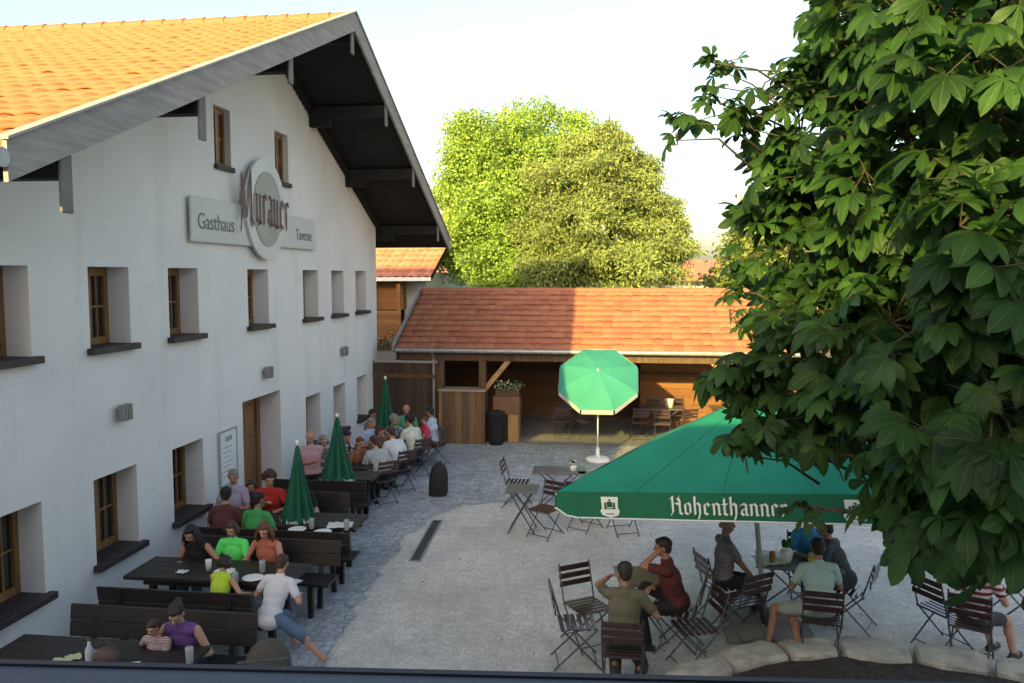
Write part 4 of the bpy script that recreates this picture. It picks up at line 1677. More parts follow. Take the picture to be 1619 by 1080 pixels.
# shed furniture
for i, (x, y, lab) in enumerate(((-1.0, 21.6, 'dark table in the shed behind the little parasol'), (1.15, 21.7, 'sunlit table in the shed right of the little parasol'), (3.0, 21.9, 'table in the shed behind the big umbrella'))):
    t = small_table(lab, x, y, 1.15, .7, 3 * i, .74, 'tabletop' if i != 1 else 'tabletop', 'tables inside the shed')
p = 0
for (x, y, r_, lab) in ((-1.4, 20.95, 4, 'dark chair in the shed left of the little parasol pole'), (-.75, 20.95, -6, 'dark chair in the shed right behind the little parasol'),
                        (-1.2, 22.35, 178, 'dark chair on the far side of the table behind the little parasol'),
                        (.55, 21.05, 10, 'sunlit chair in the shed nearest the little parasol'), (1.15, 20.95, -8, 'sunlit chair in front of the sunlit shed table'),
                        (1.75, 21.1, 15, 'sunlit chair at the right end of the sunlit shed table'), (.95, 22.35, 176, 'sunlit chair behind the sunlit shed table'),
                        (1.6, 22.35, 184, 'sunlit chair behind the right end of the sunlit shed table'), (2.6, 21.2, 0, 'chair in the shed just above the umbrella edge')):
    chair(lab, x, y, r_, 'chairs inside the shed')
    p += 1

# black bin-like speaker case on the path
t = thing('covered_case', 'upright black cover with a pointed top standing on the paving beside the chairs', 'case', (-3.38, 15.15, .01))
t.scale = (.86, .86, .98)
mb = MB()
V = []
prof = [(0, .19, .19), (.05, .2, .2), (.3, .2, .19), (.45, .185, .17), (.56, .14, .13), (.62, .07, .08)]
n = 20
for (z, rx, ry) in prof:
    for k in range(n):
        a = 2 * math.pi * k / n
        sq = (abs(math.cos(a)) ** 4 + abs(math.sin(a)) ** 4) ** -.25
        V.append((rx * math.cos(a) * sq + .03 * z, ry * math.sin(a) * sq, z))
mb.add(V, [(i * n + k, i * n + (k + 1) % n, (i + 1) * n + (k + 1) % n, (i + 1) * n + k) for i in range(len(prof) - 1) for k in range(n)] + [tuple((len(prof) - 1) * n + k for k in range(n))])
mb.build('cover', M['black'], t, smooth=True)
MB().tube([(.0, 0, .60), (.02, 0, .66), (.06, 0, .66), (.06, 0, .6)], .012, 6).build('handle', M['black'], t)

# folded push chair with domed hood at the near right bench end
p = aty(424, 1040, 6.95)
t = thing('pushchair', 'pushchair with a domed olive brown hood beside the near bench', 'pushchair', (p.x, 6.95, .008), R(20))
t.scale = (.93, .93, .92)
olive = mat('olive_hood_cloth', (0.075, 0.062, 0.045), .9, .15, 6, .2, 30)
mb = MB()
n = 22
V = []
for j in range(9):
    th = R(5 + j * 13)
    for k in range(n):
        a = 2 * math.pi * k / n
        V.append((.225 * math.sin(th) * math.cos(a), .26 * math.sin(th) * math.sin(a), .66 + .27 * math.cos(th) * (1 if j < 7 else .95)))
mb.add(V, [(i * n + k, (i + 1) * n + k, (i + 1) * n + (k + 1) % n, i * n + (k + 1) % n) for i in range(8) for k in range(n)] + [tuple(range(n))])
mb.build('hood', olive, t, smooth=True)
MB().box((-.2, -.25, .38), (.2, .35, .62)).build('seat_tub', olive, t, bevel=.06)
fr = MB()
for s_ in (-1, 1):
    fr.tube([(s_ * .22, -.55, .98), (s_ * .23, .0, .45), (s_ * .24, .42, .1)], .013, 8)
    fr.tube([(s_ * .23, .0, .45), (s_ * .25, -.32, .12)], .013, 8)
fr.tube([(-.22, -.55, .98), (.22, -.55, .98)], .015, 8)
fr.build('frame', M['chair_metal'], t)
for (x, y) in ((-.26, .42), (.26, .42), (-.27, -.32), (.27, -.32)):
    MB().tube([(x - .02, y, .10), (x + .02, y, .10)], .10, 18).build('wheel', M['black'], t)

# ---------------------------------------------------------------- stone ring planter with soil
pc = Vector((2.75, 6.35, 0))
pl = thing('stone_planter', 'ring of rough pale sandstone blocks around dark soil under the chestnut', 'planter', pc)
RO = 2.98
na_ = 26
rng = random.Random(11)
a = 0.0
angs = []
while a < 2 * math.pi - .12:
    st = rng.uniform(.20, .34)
    angs.append((a, min(a + st, 2 * math.pi)))
    a += st
for (a0, a1) in angs:
    ro, ri = RO + rng.uniform(-.03, .04), RO - .42 + rng.uniform(-.05, .05)
    hz = .19 + rng.uniform(-.02, .02)
    N, Q, Z = 5, 4, 3
    g_ = .010
    mb = MB()
    idx = {}
    V = []

    def pt(i, j, k):
        key = (i, j, k)
        if key not in idx:
            aa = a0 + g_ + (a1 - a0 - 2 * g_) * i / N
            rr_ = ri + (ro - ri) * j / Q
            z = hz * k / Z
            ex = 0
            edge_ = (i in (0, N)) + (j in (0, Q)) + (k == Z)
            inn = .022 * max(0, edge_ - 1)
            aa += (inn / RO) * (1 if i == 0 else -1 if i == N else 0)
            rr_ += inn * (1 if j == 0 else -1 if j == Q else 0)
            z -= inn * (k == Z)
            idx[key] = len(V)
            V.append(((rr_ + rng.uniform(-.012, .012)) * math.cos(aa), (rr_ + rng.uniform(-.012, .012)) * math.sin(aa), z + (rng.uniform(-.014, .014) if k else 0)))
        return idx[key]
    F = []
    for i in range(N):
        for j in range(Q):
            F.append((pt(i, j, Z), pt(i + 1, j, Z), pt(i + 1, j + 1, Z), pt(i, j + 1, Z)))
        for k in range(Z):
            F.append((pt(i, 0, k), pt(i + 1, 0, k), pt(i + 1, 0, k + 1), pt(i, 0, k + 1)))
            F.append((pt(i + 1, Q, k), pt(i, Q, k), pt(i, Q, k + 1), pt(i + 1, Q, k + 1)))
    for j in range(Q):
        for k in range(Z):
            F.append((pt(0, j + 1, k), pt(0, j, k), pt(0, j, k + 1), pt(0, j + 1, k + 1)))
            F.append((pt(N, j, k), pt(N, j + 1, k), pt(N, j + 1, k + 1), pt(N, j, k + 1)))
    mb.add(V, F)
    mb.build('stone_block', M['stone'], pl, smooth=False)
V = [(0, 0, .10)]
F = []
n = 48
for j in range(1, 10):
    for k in range(n):
        aa = 2 * math.pi * k / n
        rr_ = (RO - .40) * j / 9
        V.append((rr_ * math.cos(aa), rr_ * math.sin(aa), .10 + rng.uniform(-.03, .03)))
for k in range(n):
    F.append((0, 1 + k, 1 + (k + 1) % n))
for j in range(8):
    for k in range(n):
        F.append((1 + j * n + k, 1 + (j + 1) * n + k, 1 + (j + 1) * n + (k + 1) % n, 1 + j * n + (k + 1) % n))
MB().add(V, F).build('soil', M['soil'], pl, smooth=True)

# ================================================================ PEOPLE
REMESH = []
SKIN = [mat('skin_light', (0.44, 0.245, 0.17), .55, .08, 20), mat('skin_tan', (0.30, 0.155, 0.10), .55, .08, 20), mat('skin_ruddy', (0.46, 0.21, 0.15), .55, .1, 20)]
EYE = mat('dark_eyes', (0.02, 0.015, 0.012), .3, .05, 5)
LIP = mat('lips', (0.32, 0.09, 0.08), .5, .05, 5)


def cloth(name, c, var=.15):
    return mat('cloth_' + name, c, .9, var, 5, .7, 9)


HAIRS = {k: mat('hair_' + k, c, .7, .35, 30, .5, 60, stretch=(1, 1, .3)) for k, c in dict(
    black=(0.012, 0.010, 0.010), brown=(0.05, 0.028, 0.016), auburn=(0.12, 0.05, 0.022), grey=(0.22, 0.21, 0.2), dark=(0.022, 0.016, 0.013)).items()}


def ik(root, target, l1, l2, pole):
    root, target, pole = Vector(root), Vector(target), Vector(pole)
    d = target - root
    L = min(d.length, (l1 + l2) * .995)
    L = max(L, abs(l1 - l2) + .02)
    dn = d.normalized()
    target = root + dn * L
    a = (l1 * l1 - l2 * l2 + L * L) / (2 * L)
    h = math.sqrt(max(0, l1 * l1 - a * a))
    pp = (pole - dn * pole.dot(dn))
    if pp.length < 1e-4:
        pp = Vector((0, 0, -1))
    pp.normalize()
    return root + dn * a + pp * h, target


def person(label, x, y, rz_, seat=.45, sc=1.0, lean=6, side=0, twist=0, head=(0, 10), hands=None, feet=None, knees=None, shirt=None, sleeve='short',
           pants=None, leg='long', hair=('dark', 'short'), skin=0, shoes=(0.03, 0.025, 0.02), girth=1.0, z0=0.008, shirt_len=.0, group=None, elbows=None, prop=None):
    root = thing('person', label, 'person', (x, y, z0), R(rz_), group)
    stand = seat is None
    if not stand:
        sc *= .935
        lean += 5
    root.scale = (sc, sc, sc)
    ph = .93 if stand else seat / sc + .095
    P = Vector((0, 0, ph))
    S = Vector((math.sin(R(side)), math.sin(R(lean)), math.cos(R(lean)))).normalized()
    tw = Matrix.Rotation(R(twist), 3, 'Z')
    RX = (tw @ Vector((1, 0, 0)))
    RX = (RX - S * RX.dot(S)).normalized()
    FY = S.cross(RX).normalized()
    tor = Matrix((RX, FY, S)).transposed()
    pel = Matrix.Identity(3)
    chest = P + S * .30
    shc = P + S * .475
    neck = P + S * .52
    hy, hp = head
    hm = Matrix.Rotation(R(hy), 3, 'Z') @ Matrix.Rotation(-R(hp), 3, 'X')
    nd = (S * .6 + Vector((0, 0, .4))).normalized()
    hc = neck + nd * .12 + hm @ Vector((0, .015, .055))
    hips = [P + Vector((s_ * .09, 0, -.01)) for s_ in (-1, 1)]
    sh = [shc + RX * (s_ * .175 * (0.95 + .05 * girth)) - S * .02 for s_ in (-1, 1)]
    if hands is None:
        hands = [(-.14, .38, .80), (.14, .38, .80)] if not stand else [(-.26, .05, .82), (.26, .05, .82)]
    if feet is None:
        feet = [(-.13, .46, .07), (.13, .46, .07)] if not stand else [(-.12, 0, .08), (.13, .04, .08)]
    el = []
    wr = []
    for i, s_ in enumerate((-1, 1)):
        pole = (elbows[i] if elbows else (s_ * .8, -.5, -.9))
        e, w_ = ik(sh[i], Vector(hands[i]) / 1.0, .29, .255, pole)
        el.append(e)
        wr.append(w_)
    kn = []
    an = []
    for i, s_ in enumerate((-1, 1)):
        pole = (knees[i] if knees else (s_ * .12, 1, .35))
        k_, a_ = ik(hips[i], feet[i], .44, .42, pole)
        kn.append(k_)
        an.append(a_)
    g = girth

    def torso(mb, inf=0.0):
        mb.ell(P + S * .02, (.165 * g + inf, .125 * g + inf, .125 + inf), tor, 16, 10)
        mb.ell(P + S * .17 + FY * .012 * g, (.145 * g + inf, .112 * g + inf, .15 + inf), tor, 16, 10)
        mb.ell(chest + FY * .008, (.165 * (g * .5 + .5) + inf, .115 * (g * .6 + .4) + inf, .17 + inf), tor, 16, 10)
        mb.cap(sh[0] * .85 + sh[1] * .15, sh[1] * .85 + sh[0] * .15, .062 + inf, .062 + inf, 10)
        mb.cap(shc + S * .005, shc + S * .045, .075 + inf, .055 + inf, 10)

    b = MB()
    torso(b)
    b.cap(neck - S * .03, neck + nd * .10, .056, .050, 10)
    b.ell(hc + hm @ Vector((0, -.008, .018)), (.074, .094, .088), hm, 16, 12)
    b.ell(hc + hm @ Vector((0, .022, -.045)), (.056, .066, .068), hm, 14, 10)
    b.cap(hc + hm @ Vector((0, .083, .012)), hc + hm @ Vector((0, .106, -.022)), .009, .016, 8)
    b.ell(hc + hm @ Vector((0, .078, -.062)), (.026, .018, .012), hm, 10, 6)
    for s_ in (-1, 1):
        b.ell(hc + hm @ Vector((s_ * .077, -.004, -.008)), (.012, .02, .032), hm, 8, 6)
        b.ell(hc + hm @ Vector((s_ * .03, .078, .022)), (.024, .014, .008), hm, 8, 6)
    for i, s_ in enumerate((-1, 1)):
        b.cap(sh[i], el[i], .050, .040, 10)
        b.cap(el[i], wr[i], .041, .027, 10)
        d_ = (wr[i] - el[i]).normalized()
        fwd = (d_ + Vector((0, .12, -.15))).normalized()
        sd = fwd.cross(Vector((0, 0, 1)))
        if sd.length < .1:
            sd = Vector((1, 0, 0))
        sd.normalize()
        pn = sd.cross(fwd).normalized()
        hmx = Matrix((sd, fwd, pn)).transposed()
        pc_ = wr[i] + fwd * .05
        b.ell(pc_, (.041, .055, .017), hmx, 10, 8)
        for f_, (o_, l_) in enumerate(((-.030, .068), (-.011, .078), (.010, .074), (.029, .058))):
            k0 = pc_ + fwd * .042 + sd * o_
            k1 = k0 + (fwd * .85 - pn * .35 + sd * o_ * 2).normalized() * l_ * .55
            k2 = k1 + (fwd * .5 - pn * .9).normalized() * l_ * .5
            b.tube([k0 - fwd * .02, k0, k1, k2], [.0095, .0095, .009, .0075], 6)
        t0 = wr[i] + fwd * .025 - sd * (s_ * .030)
        t1 = t0 + (fwd * .6 - sd * s_ * .8).normalized() * .04
        b.tube([t0, t1, t1 + (fwd * .9 - pn * .3).normalized() * .03], [.013, .011, .0085], 6)
        b.cap(hips[i], kn[i], .083 * g, .056, 12)
        b.cap(kn[i], an[i], .057, .036, 12)
        b.ell(kn[i].lerp(an[i], .28) - Vector((0, .012, 0)), (.05, .052, .1), None, 10, 8)
        fd = feet_dir(kn[i], an[i])
        b.cap(an[i], an[i] + fd * .12 + Vector((0, 0, -.035)), .034, .026, 8)
    bo = b.build('body', SKIN[skin], root, smooth=True)
    REMESH.append((bo, .0085, 3))
    # face details
    for s_ in (-1, 1):
        ey = MB()
        ey.ell(hc + hm @ Vector((s_ * .030, .084, .008)), (.012, .006, .007), hm, 8, 6)
        ey.build('eye', EYE, root)
    lp = MB()
    lp.ell(hc + hm @ Vector((0, .090, -.058)), (.022, .008, .007), hm, 8, 6)
    lp.build('mouth', LIP, root)
    # shirt
    if shirt is not None:
        c = MB()
        torso(c, .013)
        if shirt_len:
            c.ell(P - S * .06, (.175 * g, .14 * g, .14), tor, 16, 10)
        if sleeve != 'none':
            t = 1.0 if sleeve == 'long' else .62
            for i in range(2):
                c.cap(sh[i], sh[i].lerp(el[i], t), .066, .060 if t < 1 else .055, 10)
                if sleeve == 'long':
                    c.cap(el[i], el[i].lerp(wr[i], .92), .055, .040, 10)
        so_ = c.build('shirt', shirt, root, smooth=True)
        REMESH.append((so_, .012, 6))
    if pants is not None:
        c = MB()
        c.ell(P + S * .0, (.172 * g, .135 * g, .125), tor, 16, 10)
        t = {'long': .93, 'short': 0, 'mid': .3}[leg]
        for i in range(2):
            if leg == 'short':
                c.cap(hips[i], hips[i].lerp(kn[i], .75), .098 * g, .080, 12)
            else:
                c.cap(hips[i], kn[i], .097 * g, .072, 12)
                c.cap(kn[i], kn[i].lerp(an[i], t), .072, .056, 12)
        po_ = c.build('trousers' if leg == 'long' else 'shorts', pants, root, smooth=True)
        REMESH.append((po_, .012, 5))
    if shoes is not None:
        sm = mat('shoe_%02d_%02d' % (int(shoes[0] * 100), int(shoes[1] * 100)), shoes, .6, .2, 10)
        for i in range(2):
            fd = feet_dir(kn[i], an[i])
            s2 = MB()
            s2.cap(an[i] - fd * .05 + Vector((0, 0, -.035)), an[i] + fd * .15 + Vector((0, 0, -.04)), .043, .040, 10)
            s2.cap(an[i] + Vector((0, 0, .0)), an[i] + fd * .02 + Vector((0, 0, -.03)), .047, .047, 10)
            REMESH.append((s2.build('shoe', sm, root, smooth=True), .012, 4))
    # hair
    hk, hs = hair
    c = MB()
    T = lambda v: hc + hm @ Vector(v)
    rg = random.Random(len(label) * 7 + int(x * 100))
    if hs == 'bald':
        for k in range(9):
            a = R(200 + k * 17.5) if False else R(190 + k * 20)
            c.ell(T((.070 * math.cos(a), -.01 + .085 * math.sin(a), -.012)), (.018, .018, .030), hm, 8, 6)
    else:
        c.ell(T((0, -.024, .034)), (.084, .097, .086), hm, 16, 12)
        c.ell(T((0, .032, .075)), (.062, .055, .034), hm, 12, 8)
        c.ell(T((0, -.06, -.02)), (.068, .05, .07), hm, 12, 8)
        for k in range(26):
            a = rg.uniform(0, 2 * math.pi)
            e_ = rg.uniform(.1, 1.3)
            v = Vector((math.cos(a) * math.cos(e_) * .075, math.sin(a) * math.cos(e_) * .085 - .022, .034 + math.sin(e_) * .078))
            if v.y > .05 and v.z < .06:
                continue
            c.ell(T(v), (.02, .02, .016), hm, 6, 5)
        if hs in ('long', 'bob'):
            ln = .24 if hs == 'long' else .12
            for k in range(15):
                a = R(165 + k * 15) if k < 15 else 0
                a = R(172 + k * (196 / 14))
                st = T((.078 * math.cos(a), -.012 + .085 * math.sin(a), .03))
                en = st + (hm @ Vector((.2 * math.cos(a), .15 * math.sin(a), -1))).lerp(Vector((.15 * math.cos(a), 0, -1)), .6).normalized() * ln * rg.uniform(.85, 1.1)
                c.tube([st, st.lerp(en, .5) + hm @ Vector((.02 * math.cos(a), .02 * math.sin(a), 0)), en], [.024, .028, .012], 7)
        if hs == 'bun':
            c.ell(T((0, -.12, .05)), (.045, .045, .042), hm, 10, 8)
        if hs == 'curly':
            for k in range(60):
                a = rg.uniform(0, 2 * math.pi)
                e_ = rg.uniform(-.5, 1.4)
                v = Vector((math.cos(a) * math.cos(e_) * .10, math.sin(a) * math.cos(e_) * .11 - .03, .03 + math.sin(e_) * .10))
                if v.y > .05 and v.z < .07:
                    continue
                c.ell(T(v), (.03, .03, .03), hm, 6, 5)
    REMESH.append((c.build('hair', HAIRS[hk], root, smooth=True), .010, 2))
    if prop:
        prop(root, wr, el)
    root['_hand'] = ''
    del root['_hand']
    return root, [root.location + Matrix.Rotation(R(rz_), 3, 'Z') @ (w_ * sc) for w_ in wr]


def feet_dir(k_, a_):
    d = Vector((k_.x - a_.x, k_.y - a_.y, 0))
    f = Vector((0, 1, 0))
    d = (f + d * .2).normalized()
    return d


def X(u, v, yy):
    return aty(u, v, yy).x


jeans = cloth('jeans_blue', (0.09, 0.14, 0.23))
dark_tr = cloth('dark_trousers', (0.02, 0.021, 0.026))
black_tr = cloth('black', (0.014, 0.013, 0.014))
khaki = cloth('khaki', (0.10, 0.085, 0.06))
white_c = cloth('white', (0.62, 0.63, 0.67), .05)

person('woman in a purple strap top with dark hair looking down over a child', X(302, 980, 7.2), 7.2, 180, sc=.93, lean=22, head=(8, 34), shirt=cloth('purple', (0.13, 0.06, 0.22)),
       sleeve='none', pants=dark_tr, hair=('dark', 'bun'), hands=[(-.16, .40, .80), (.22, .34, .82)])
person('small child in a striped top in front of the woman in purple, arm raised', X(256, 1030, 6.98), 6.98, 178, seat=.48, sc=.66, lean=10, head=(-12, 20),
       shirt=pattern_mat('striped_child_top', (0.5, 0.5, 0.5), (0.25, 0.05, 0.05), 16), hair=('brown', 'short'), pants=dark_tr, hands=[(-.12, .38, .62), (.38, .20, .98)])
person('boy in a white T-shirt and denim shorts seen from behind, leg stretched out right', X(426, 950, 8.22), 8.22, -12, sc=.86, lean=24, twist=8, head=(10, 22), shirt=white_c, shirt_len=1,
       pants=jeans, leg='mid', hair=('brown', 'short'), shoes=None, feet=[(.10, .42, .1), (.80, .12, .07)], knees=[(-.1, 1, .3), (1, .2, .55)], hands=[(-.25, .42, .82), (.2, .40, .82)])
person('child in a neon yellow strap top seen from behind, arm reaching right', X(342, 925, 8.36), 8.36, -10, sc=.74, seat=.46, lean=14, head=(-14, 24), shirt=cloth('neon_yellow', (0.46, 0.66, 0.05), .08),
       sleeve='none', pants=jeans, leg='short', hair=('dark', 'bob'), hands=[(-.05, .42, .92), (.42, .34, .90)])
person('girl in a black top with long dark hair, leaning on the table by the wall', X(326, 872, 9.5), 9.5, 172, sc=.92, lean=24, head=(-6, 30), shirt=black_tr, sleeve='none', pants=jeans, hair=('black', 'long'),
       hands=[(-.28, .42, .80), (.12, .44, .84)])
person('child in a neon green T-shirt facing the camera', X(374, 858, 9.5), 9.5, 180, sc=.86, seat=.46, lean=8, head=(0, 16), shirt=cloth('neon_green', (0.12, 0.80, 0.16), .06), pants=dark_tr, hair=('brown', 'bob'),
       hands=[(-.10, .36, .88), (.14, .36, .88)])
person('woman in a salmon orange top with long auburn hair facing the camera', X(430, 868, 9.5), 9.5, 176, sc=.93, lean=14, head=(10, 20), shirt=cloth('salmon', (0.42, 0.135, 0.085)), pants=jeans, hair=('auburn', 'long'), sleeve='none',
       hands=[(-.10, .40, .80), (.20, .40, .82)])
person('woman in a maroon top seen from behind, next to the wall', X(352, 815, 10.42), 10.42, 4, lean=8, head=(12, 8), shirt=cloth('maroon', (0.11, 0.030, 0.036)), pants=dark_tr, hair=('black', 'short'), girth=1.08)
person('person in a mid green T-shirt with short black hair seen from behind', X(400, 820, 10.42), 10.42, -6, sc=.93, lean=10, head=(-20, 12), shirt=cloth('leaf_green', (0.05, 0.30, 0.085)), pants=dark_tr, hair=('black', 'short'), skin=1)
person('grey haired man in a pale lilac shirt facing the camera by the wall', X(376, 790, 11.64), 11.64, 176, lean=6, head=(20, 10), shirt=cloth('lilac', (0.42, 0.38, 0.50)), pants=khaki, hair=('grey', 'short'), skin=2)
person('woman in a bright red top with bushy dark hair facing the camera', X(430, 785, 11.64), 11.64, 190, lean=10, head=(24, 14), shirt=cloth('red', (0.42, 0.025, 0.02)), pants=dark_tr, hair=('brown', 'curly'), hands=[(-.2, .40, .80), (.02, .36, .90)])
q = person('man in dark clothes hidden behind the nearest folded parasol, bare arm reaching out', X(484, 800, 11.64), 11.64, 170, lean=14, head=(-10, 20), shirt=black_tr, pants=black_tr, hair=('dark', 'short'),
           hands=[(-.24, .46, .80), (.1, .36, .80)], sleeve='short')
person('balding man in a pink checked shirt and black shorts standing with crossed arms', X(492, 740, 13.25), 13.25, 200, seat=None, sc=.90, lean=3, head=(-26, 10), skin=2,
       shirt=pattern_mat('pink_check_shirt', (0.50, 0.27, 0.29), (0.42, 0.30, 0.36), 26, 'check'), pants=black_tr, leg='short', hair=('grey', 'bald'), hands=[(.12, .20, 1.16), (-.12, .22, 1.20)], girth=1.15)
person('grey haired woman behind the standing man in pink', X(508, 705, 14.3), 14.3, 220, lean=5, head=(0, 10), shirt=cloth('slate', (0.10, 0.11, 0.12)), pants=dark_tr, hair=('grey', 'bob'))
person('dark haired man in a black and white patterned shirt behind the middle folded parasol', X(545, 705, 15.1), 15.1, 210, lean=16, head=(10, 24), shirt=pattern_mat('black_white_shirt', (0.03, 0.03, 0.03), (0.5, 0.5, 0.48), 14, 'noise'),
       pants=dark_tr, hair=('black', 'short'), skin=2)
person('grey haired man in a light blue shirt leaning over the table', X(573, 690, 16.4), 16.4, 250, lean=18, head=(0, 12), shirt=cloth('light_blue', (0.36, 0.42, 0.60)), pants=dark_tr, hair=('grey', 'short'), skin=2)
person('young man with a tanned face just left of the farthest folded parasol', X(584, 668, 17.2), 17.2, 245, lean=4, head=(0, 8), shirt=cloth('grey_olive', (0.14, 0.14, 0.11)), pants=dark_tr, hair=('black', 'short'), skin=1)
person('man in a pale green shirt at the head of the far table', X(644, 665, 18.0), 18.0, 182, lean=4, head=(0, 8), shirt=cloth('pale_green', (0.12, 0.36, 0.20)), pants=dark_tr, hair=('grey', 'bald'), skin=2)
person('woman in a black and white patterned blouse sitting across the far table', X(617, 688, 16.95), 16.95, 222, sc=.95, lean=14, head=(-10, 18), shirt=pattern_mat('flecked_blouse', (0.05, 0.05, 0.06), (0.35, 0.34, 0.38), 22, 'noise'), pants=dark_tr, hair=('grey', 'curly'), sleeve='long')
person('child in a plum top squeezed between the lilac and the red shirt', X(404, 790, 11.78), 11.78, 184, seat=.47, sc=.78, lean=14, head=(10, 16), shirt=cloth('plum', (0.10, 0.03, 0.06)), pants=dark_tr, hair=('brown', 'bob'))
person('brown haired woman in a brown top on the house side of the long table', X(590, 712, 15.75), 15.75, 240, sc=.94, lean=16, head=(0, 16), shirt=cloth('brown_top', (0.13, 0.075, 0.05)), pants=dark_tr, hair=('brown', 'bob'))
person('fair haired person in a rust shirt on the house side near the folded parasol', X(560, 722, 14.6), 14.6, 235, sc=.94, lean=14, head=(0, 14), shirt=cloth('rust', (0.24, 0.09, 0.045)), pants=dark_tr, hair=('auburn', 'short'))
ROW = [('man in a white jacket with black hair seen from behind', 656, 700, 16.5, 52, dict(shirt=cloth('cream_white', (0.60, 0.59, 0.50), .05), sleeve='long', hair=('black', 'curly'), pants=dark_tr, girth=1.1)),
       ('man in a clean white T-shirt with a ruddy neck seen from behind', 632, 722, 15.35, 48, dict(shirt=white_c, hair=('brown', 'short'), pants=dark_tr, skin=2, girth=1.1, lean=26)),
       ('man in a light grey shirt seen from behind, nearest chair of the row', 604, 738, 14.45, 44, dict(shirt=cloth('light_grey', (0.40, 0.41, 0.41), .06), hair=('brown', 'short'), pants=dark_tr, skin=2, girth=1.2, lean=26, sleeve='long'))]
for (lab, u, v, yy, rz_, kw) in ROW:
    kw.setdefault('lean', 12)
    x = X(u, v, yy)
    person(lab, x, yy, rz_, head=(15, 14), **kw)
    chair('folding chair under the ' + lab.replace(' seen from behind', '').replace(', nearest chair of the row', ' nearest'), x, yy, rz_, 'folding chairs at the long tables')
x = X(688, 690, 17.6)
person('dark haired man in a light blue shirt at the far right of the tables', x, 17.6, 80, lean=6, head=(0, 10), shirt=cloth('ice_blue', (0.40, 0.50, 0.58)), pants=khaki, hair=('black', 'short'), skin=1)
chair('folding chair under the man in light blue at the far right of the tables', x, 17.6, 80, 'folding chairs at the long tables')
person('small child in a bright pink top beside the man in light blue', X(676, 690, 17.35), 17.35, 120, seat=.55, sc=.68, lean=4, head=(0, 8), shirt=cloth('hot_pink', (0.62, 0.05, 0.14)), pants=dark_tr, hair=('auburn', 'short'))
chair('folding chair under the child in pink', X(676, 690, 17.35), 17.35, 110, 'folding chairs at the long tables')

# yard tables
person('man in an olive shirt seen from behind, hand raised to his ear', OL[0], OL[1] + .03, -6, lean=10, head=(14, 6), shirt=cloth('olive', (0.115, 0.105, 0.065)), sleeve='short', pants=cloth('brown_trousers', (0.055, 0.045, 0.032)),
       hair=('dark', 'short'), skin=1, girth=1.12, hands=[(-.19, .22, 1.16), (.30, .40, .78)], elbows=[(-.5, .35, -1), (.7, -.3, -.8)], feet=[(-.06, -.16, .10), (.14, -.20, .10)], shoes=(0.02, 0.018, 0.018))
person('man in a dark red T-shirt and black trousers, legs crossed, hand at his chin', RD[0], RD[1], 84, lean=12, head=(8, 6), shirt=cloth('dark_red', (0.085, 0.016, 0.018)), pants=black_tr, hair=('dark', 'short'), skin=1,
       hands=[(-.04, .24, 1.20), (-.10, .30, .78)], elbows=[(-.4, .8, -.8), (.9, -.2, -.7)], feet=[(-.12, .34, .07), (.02, .62, .40)], knees=[(0, 1, .3), (-.35, .7, .9)], girth=1.1)
person('slim man in a grey checked shirt sitting side on, left of the umbrella pole', GR[0], GR[1], -74, lean=-2, head=(0, 4), shirt=pattern_mat('grey_check_shirt', (0.16, 0.16, 0.18), (0.11, 0.11, 0.13), 30, 'check'),
       pants=black_tr, hair=('grey', 'bald'), skin=1, hands=[(-.10, .38, .60), (.10, .36, .60)], feet=[(-.1, .5, .07), (.1, .55, .07)])
person('man in a bright blue shirt facing the camera below the umbrella hem', BL[0], BL[1], 184, lean=8, head=(0, 10), shirt=cloth('bright_blue', (0.06, 0.30, 0.62), .2), pants=dark_tr, hair=('brown', 'short'), girth=1.1)
person('man in a dark grey shirt leaning in from the right of the table', DG[0] - .05, DG[1] + .05, 60, lean=20, head=(10, 16), shirt=cloth('charcoal', (0.05, 0.055, 0.065)), pants=cloth('grey_trousers', (0.06, 0.06, 0.06)), hair=('dark', 'short'), skin=1, girth=1.1)
person('man in a mint shirt and shorts with bare legs seen from behind', MT[0], MT[1] + .03, 4, lean=8, head=(-8, 10), shirt=cloth('mint', (0.32, 0.44, 0.42), .06), pants=cloth('pale_shorts', (0.30, 0.35, 0.33)), leg='short', hair=('dark', 'short'), skin=1, girth=1.1,
       feet=[(-.56, .10, .08), (-.26, -.12, .08)], knees=[(-.9, .8, .4), (-.5, .9, .3)], shoes=(0.10, 0.05, 0.03))
person('person in a white and red striped shirt with bare legs at the far right', SP[0], SP[1], -52, lean=6, head=(0, 10), shirt=pattern_mat('red_white_stripes', (0.55, 0.53, 0.52), (0.18, 0.015, 0.03), 4.2), sleeve='short', pants=cloth('dark_shorts', (0.05, 0.05, 0.06)),
       leg='short', hair=('brown', 'short'), skin=0, feet=[(-.05, .52, .07), (.22, .5, .07)])


# ---------------------------------------------------------------- things on the tables
def lathe_thing(name, label, cat, loc, prof, m_, part='body', extra=None, group=None, rz_=0):
    t = thing(name, label, cat, loc, rz_, group)
    MB().lathe(prof, 16).build(part, M[m_] if isinstance(m_, str) else m_, t, smooth=True)
    if extra:
        extra(t)
    return t


clear = mat('glassware', (0.55, 0.58, 0.56), .1, .05, 4, trans=.5)
beer = mat('drink_amber', (0.35, 0.18, 0.03), .2, .1, 4, trans=.3)
GLASS = [(.028, 0), (.033, .005), (.036, .12), (.034, .145)]
T1 = .752


def on(u, v, z=.752):
    p_ = atz(u, v, z)
    return (p_.x, p_.y, z)


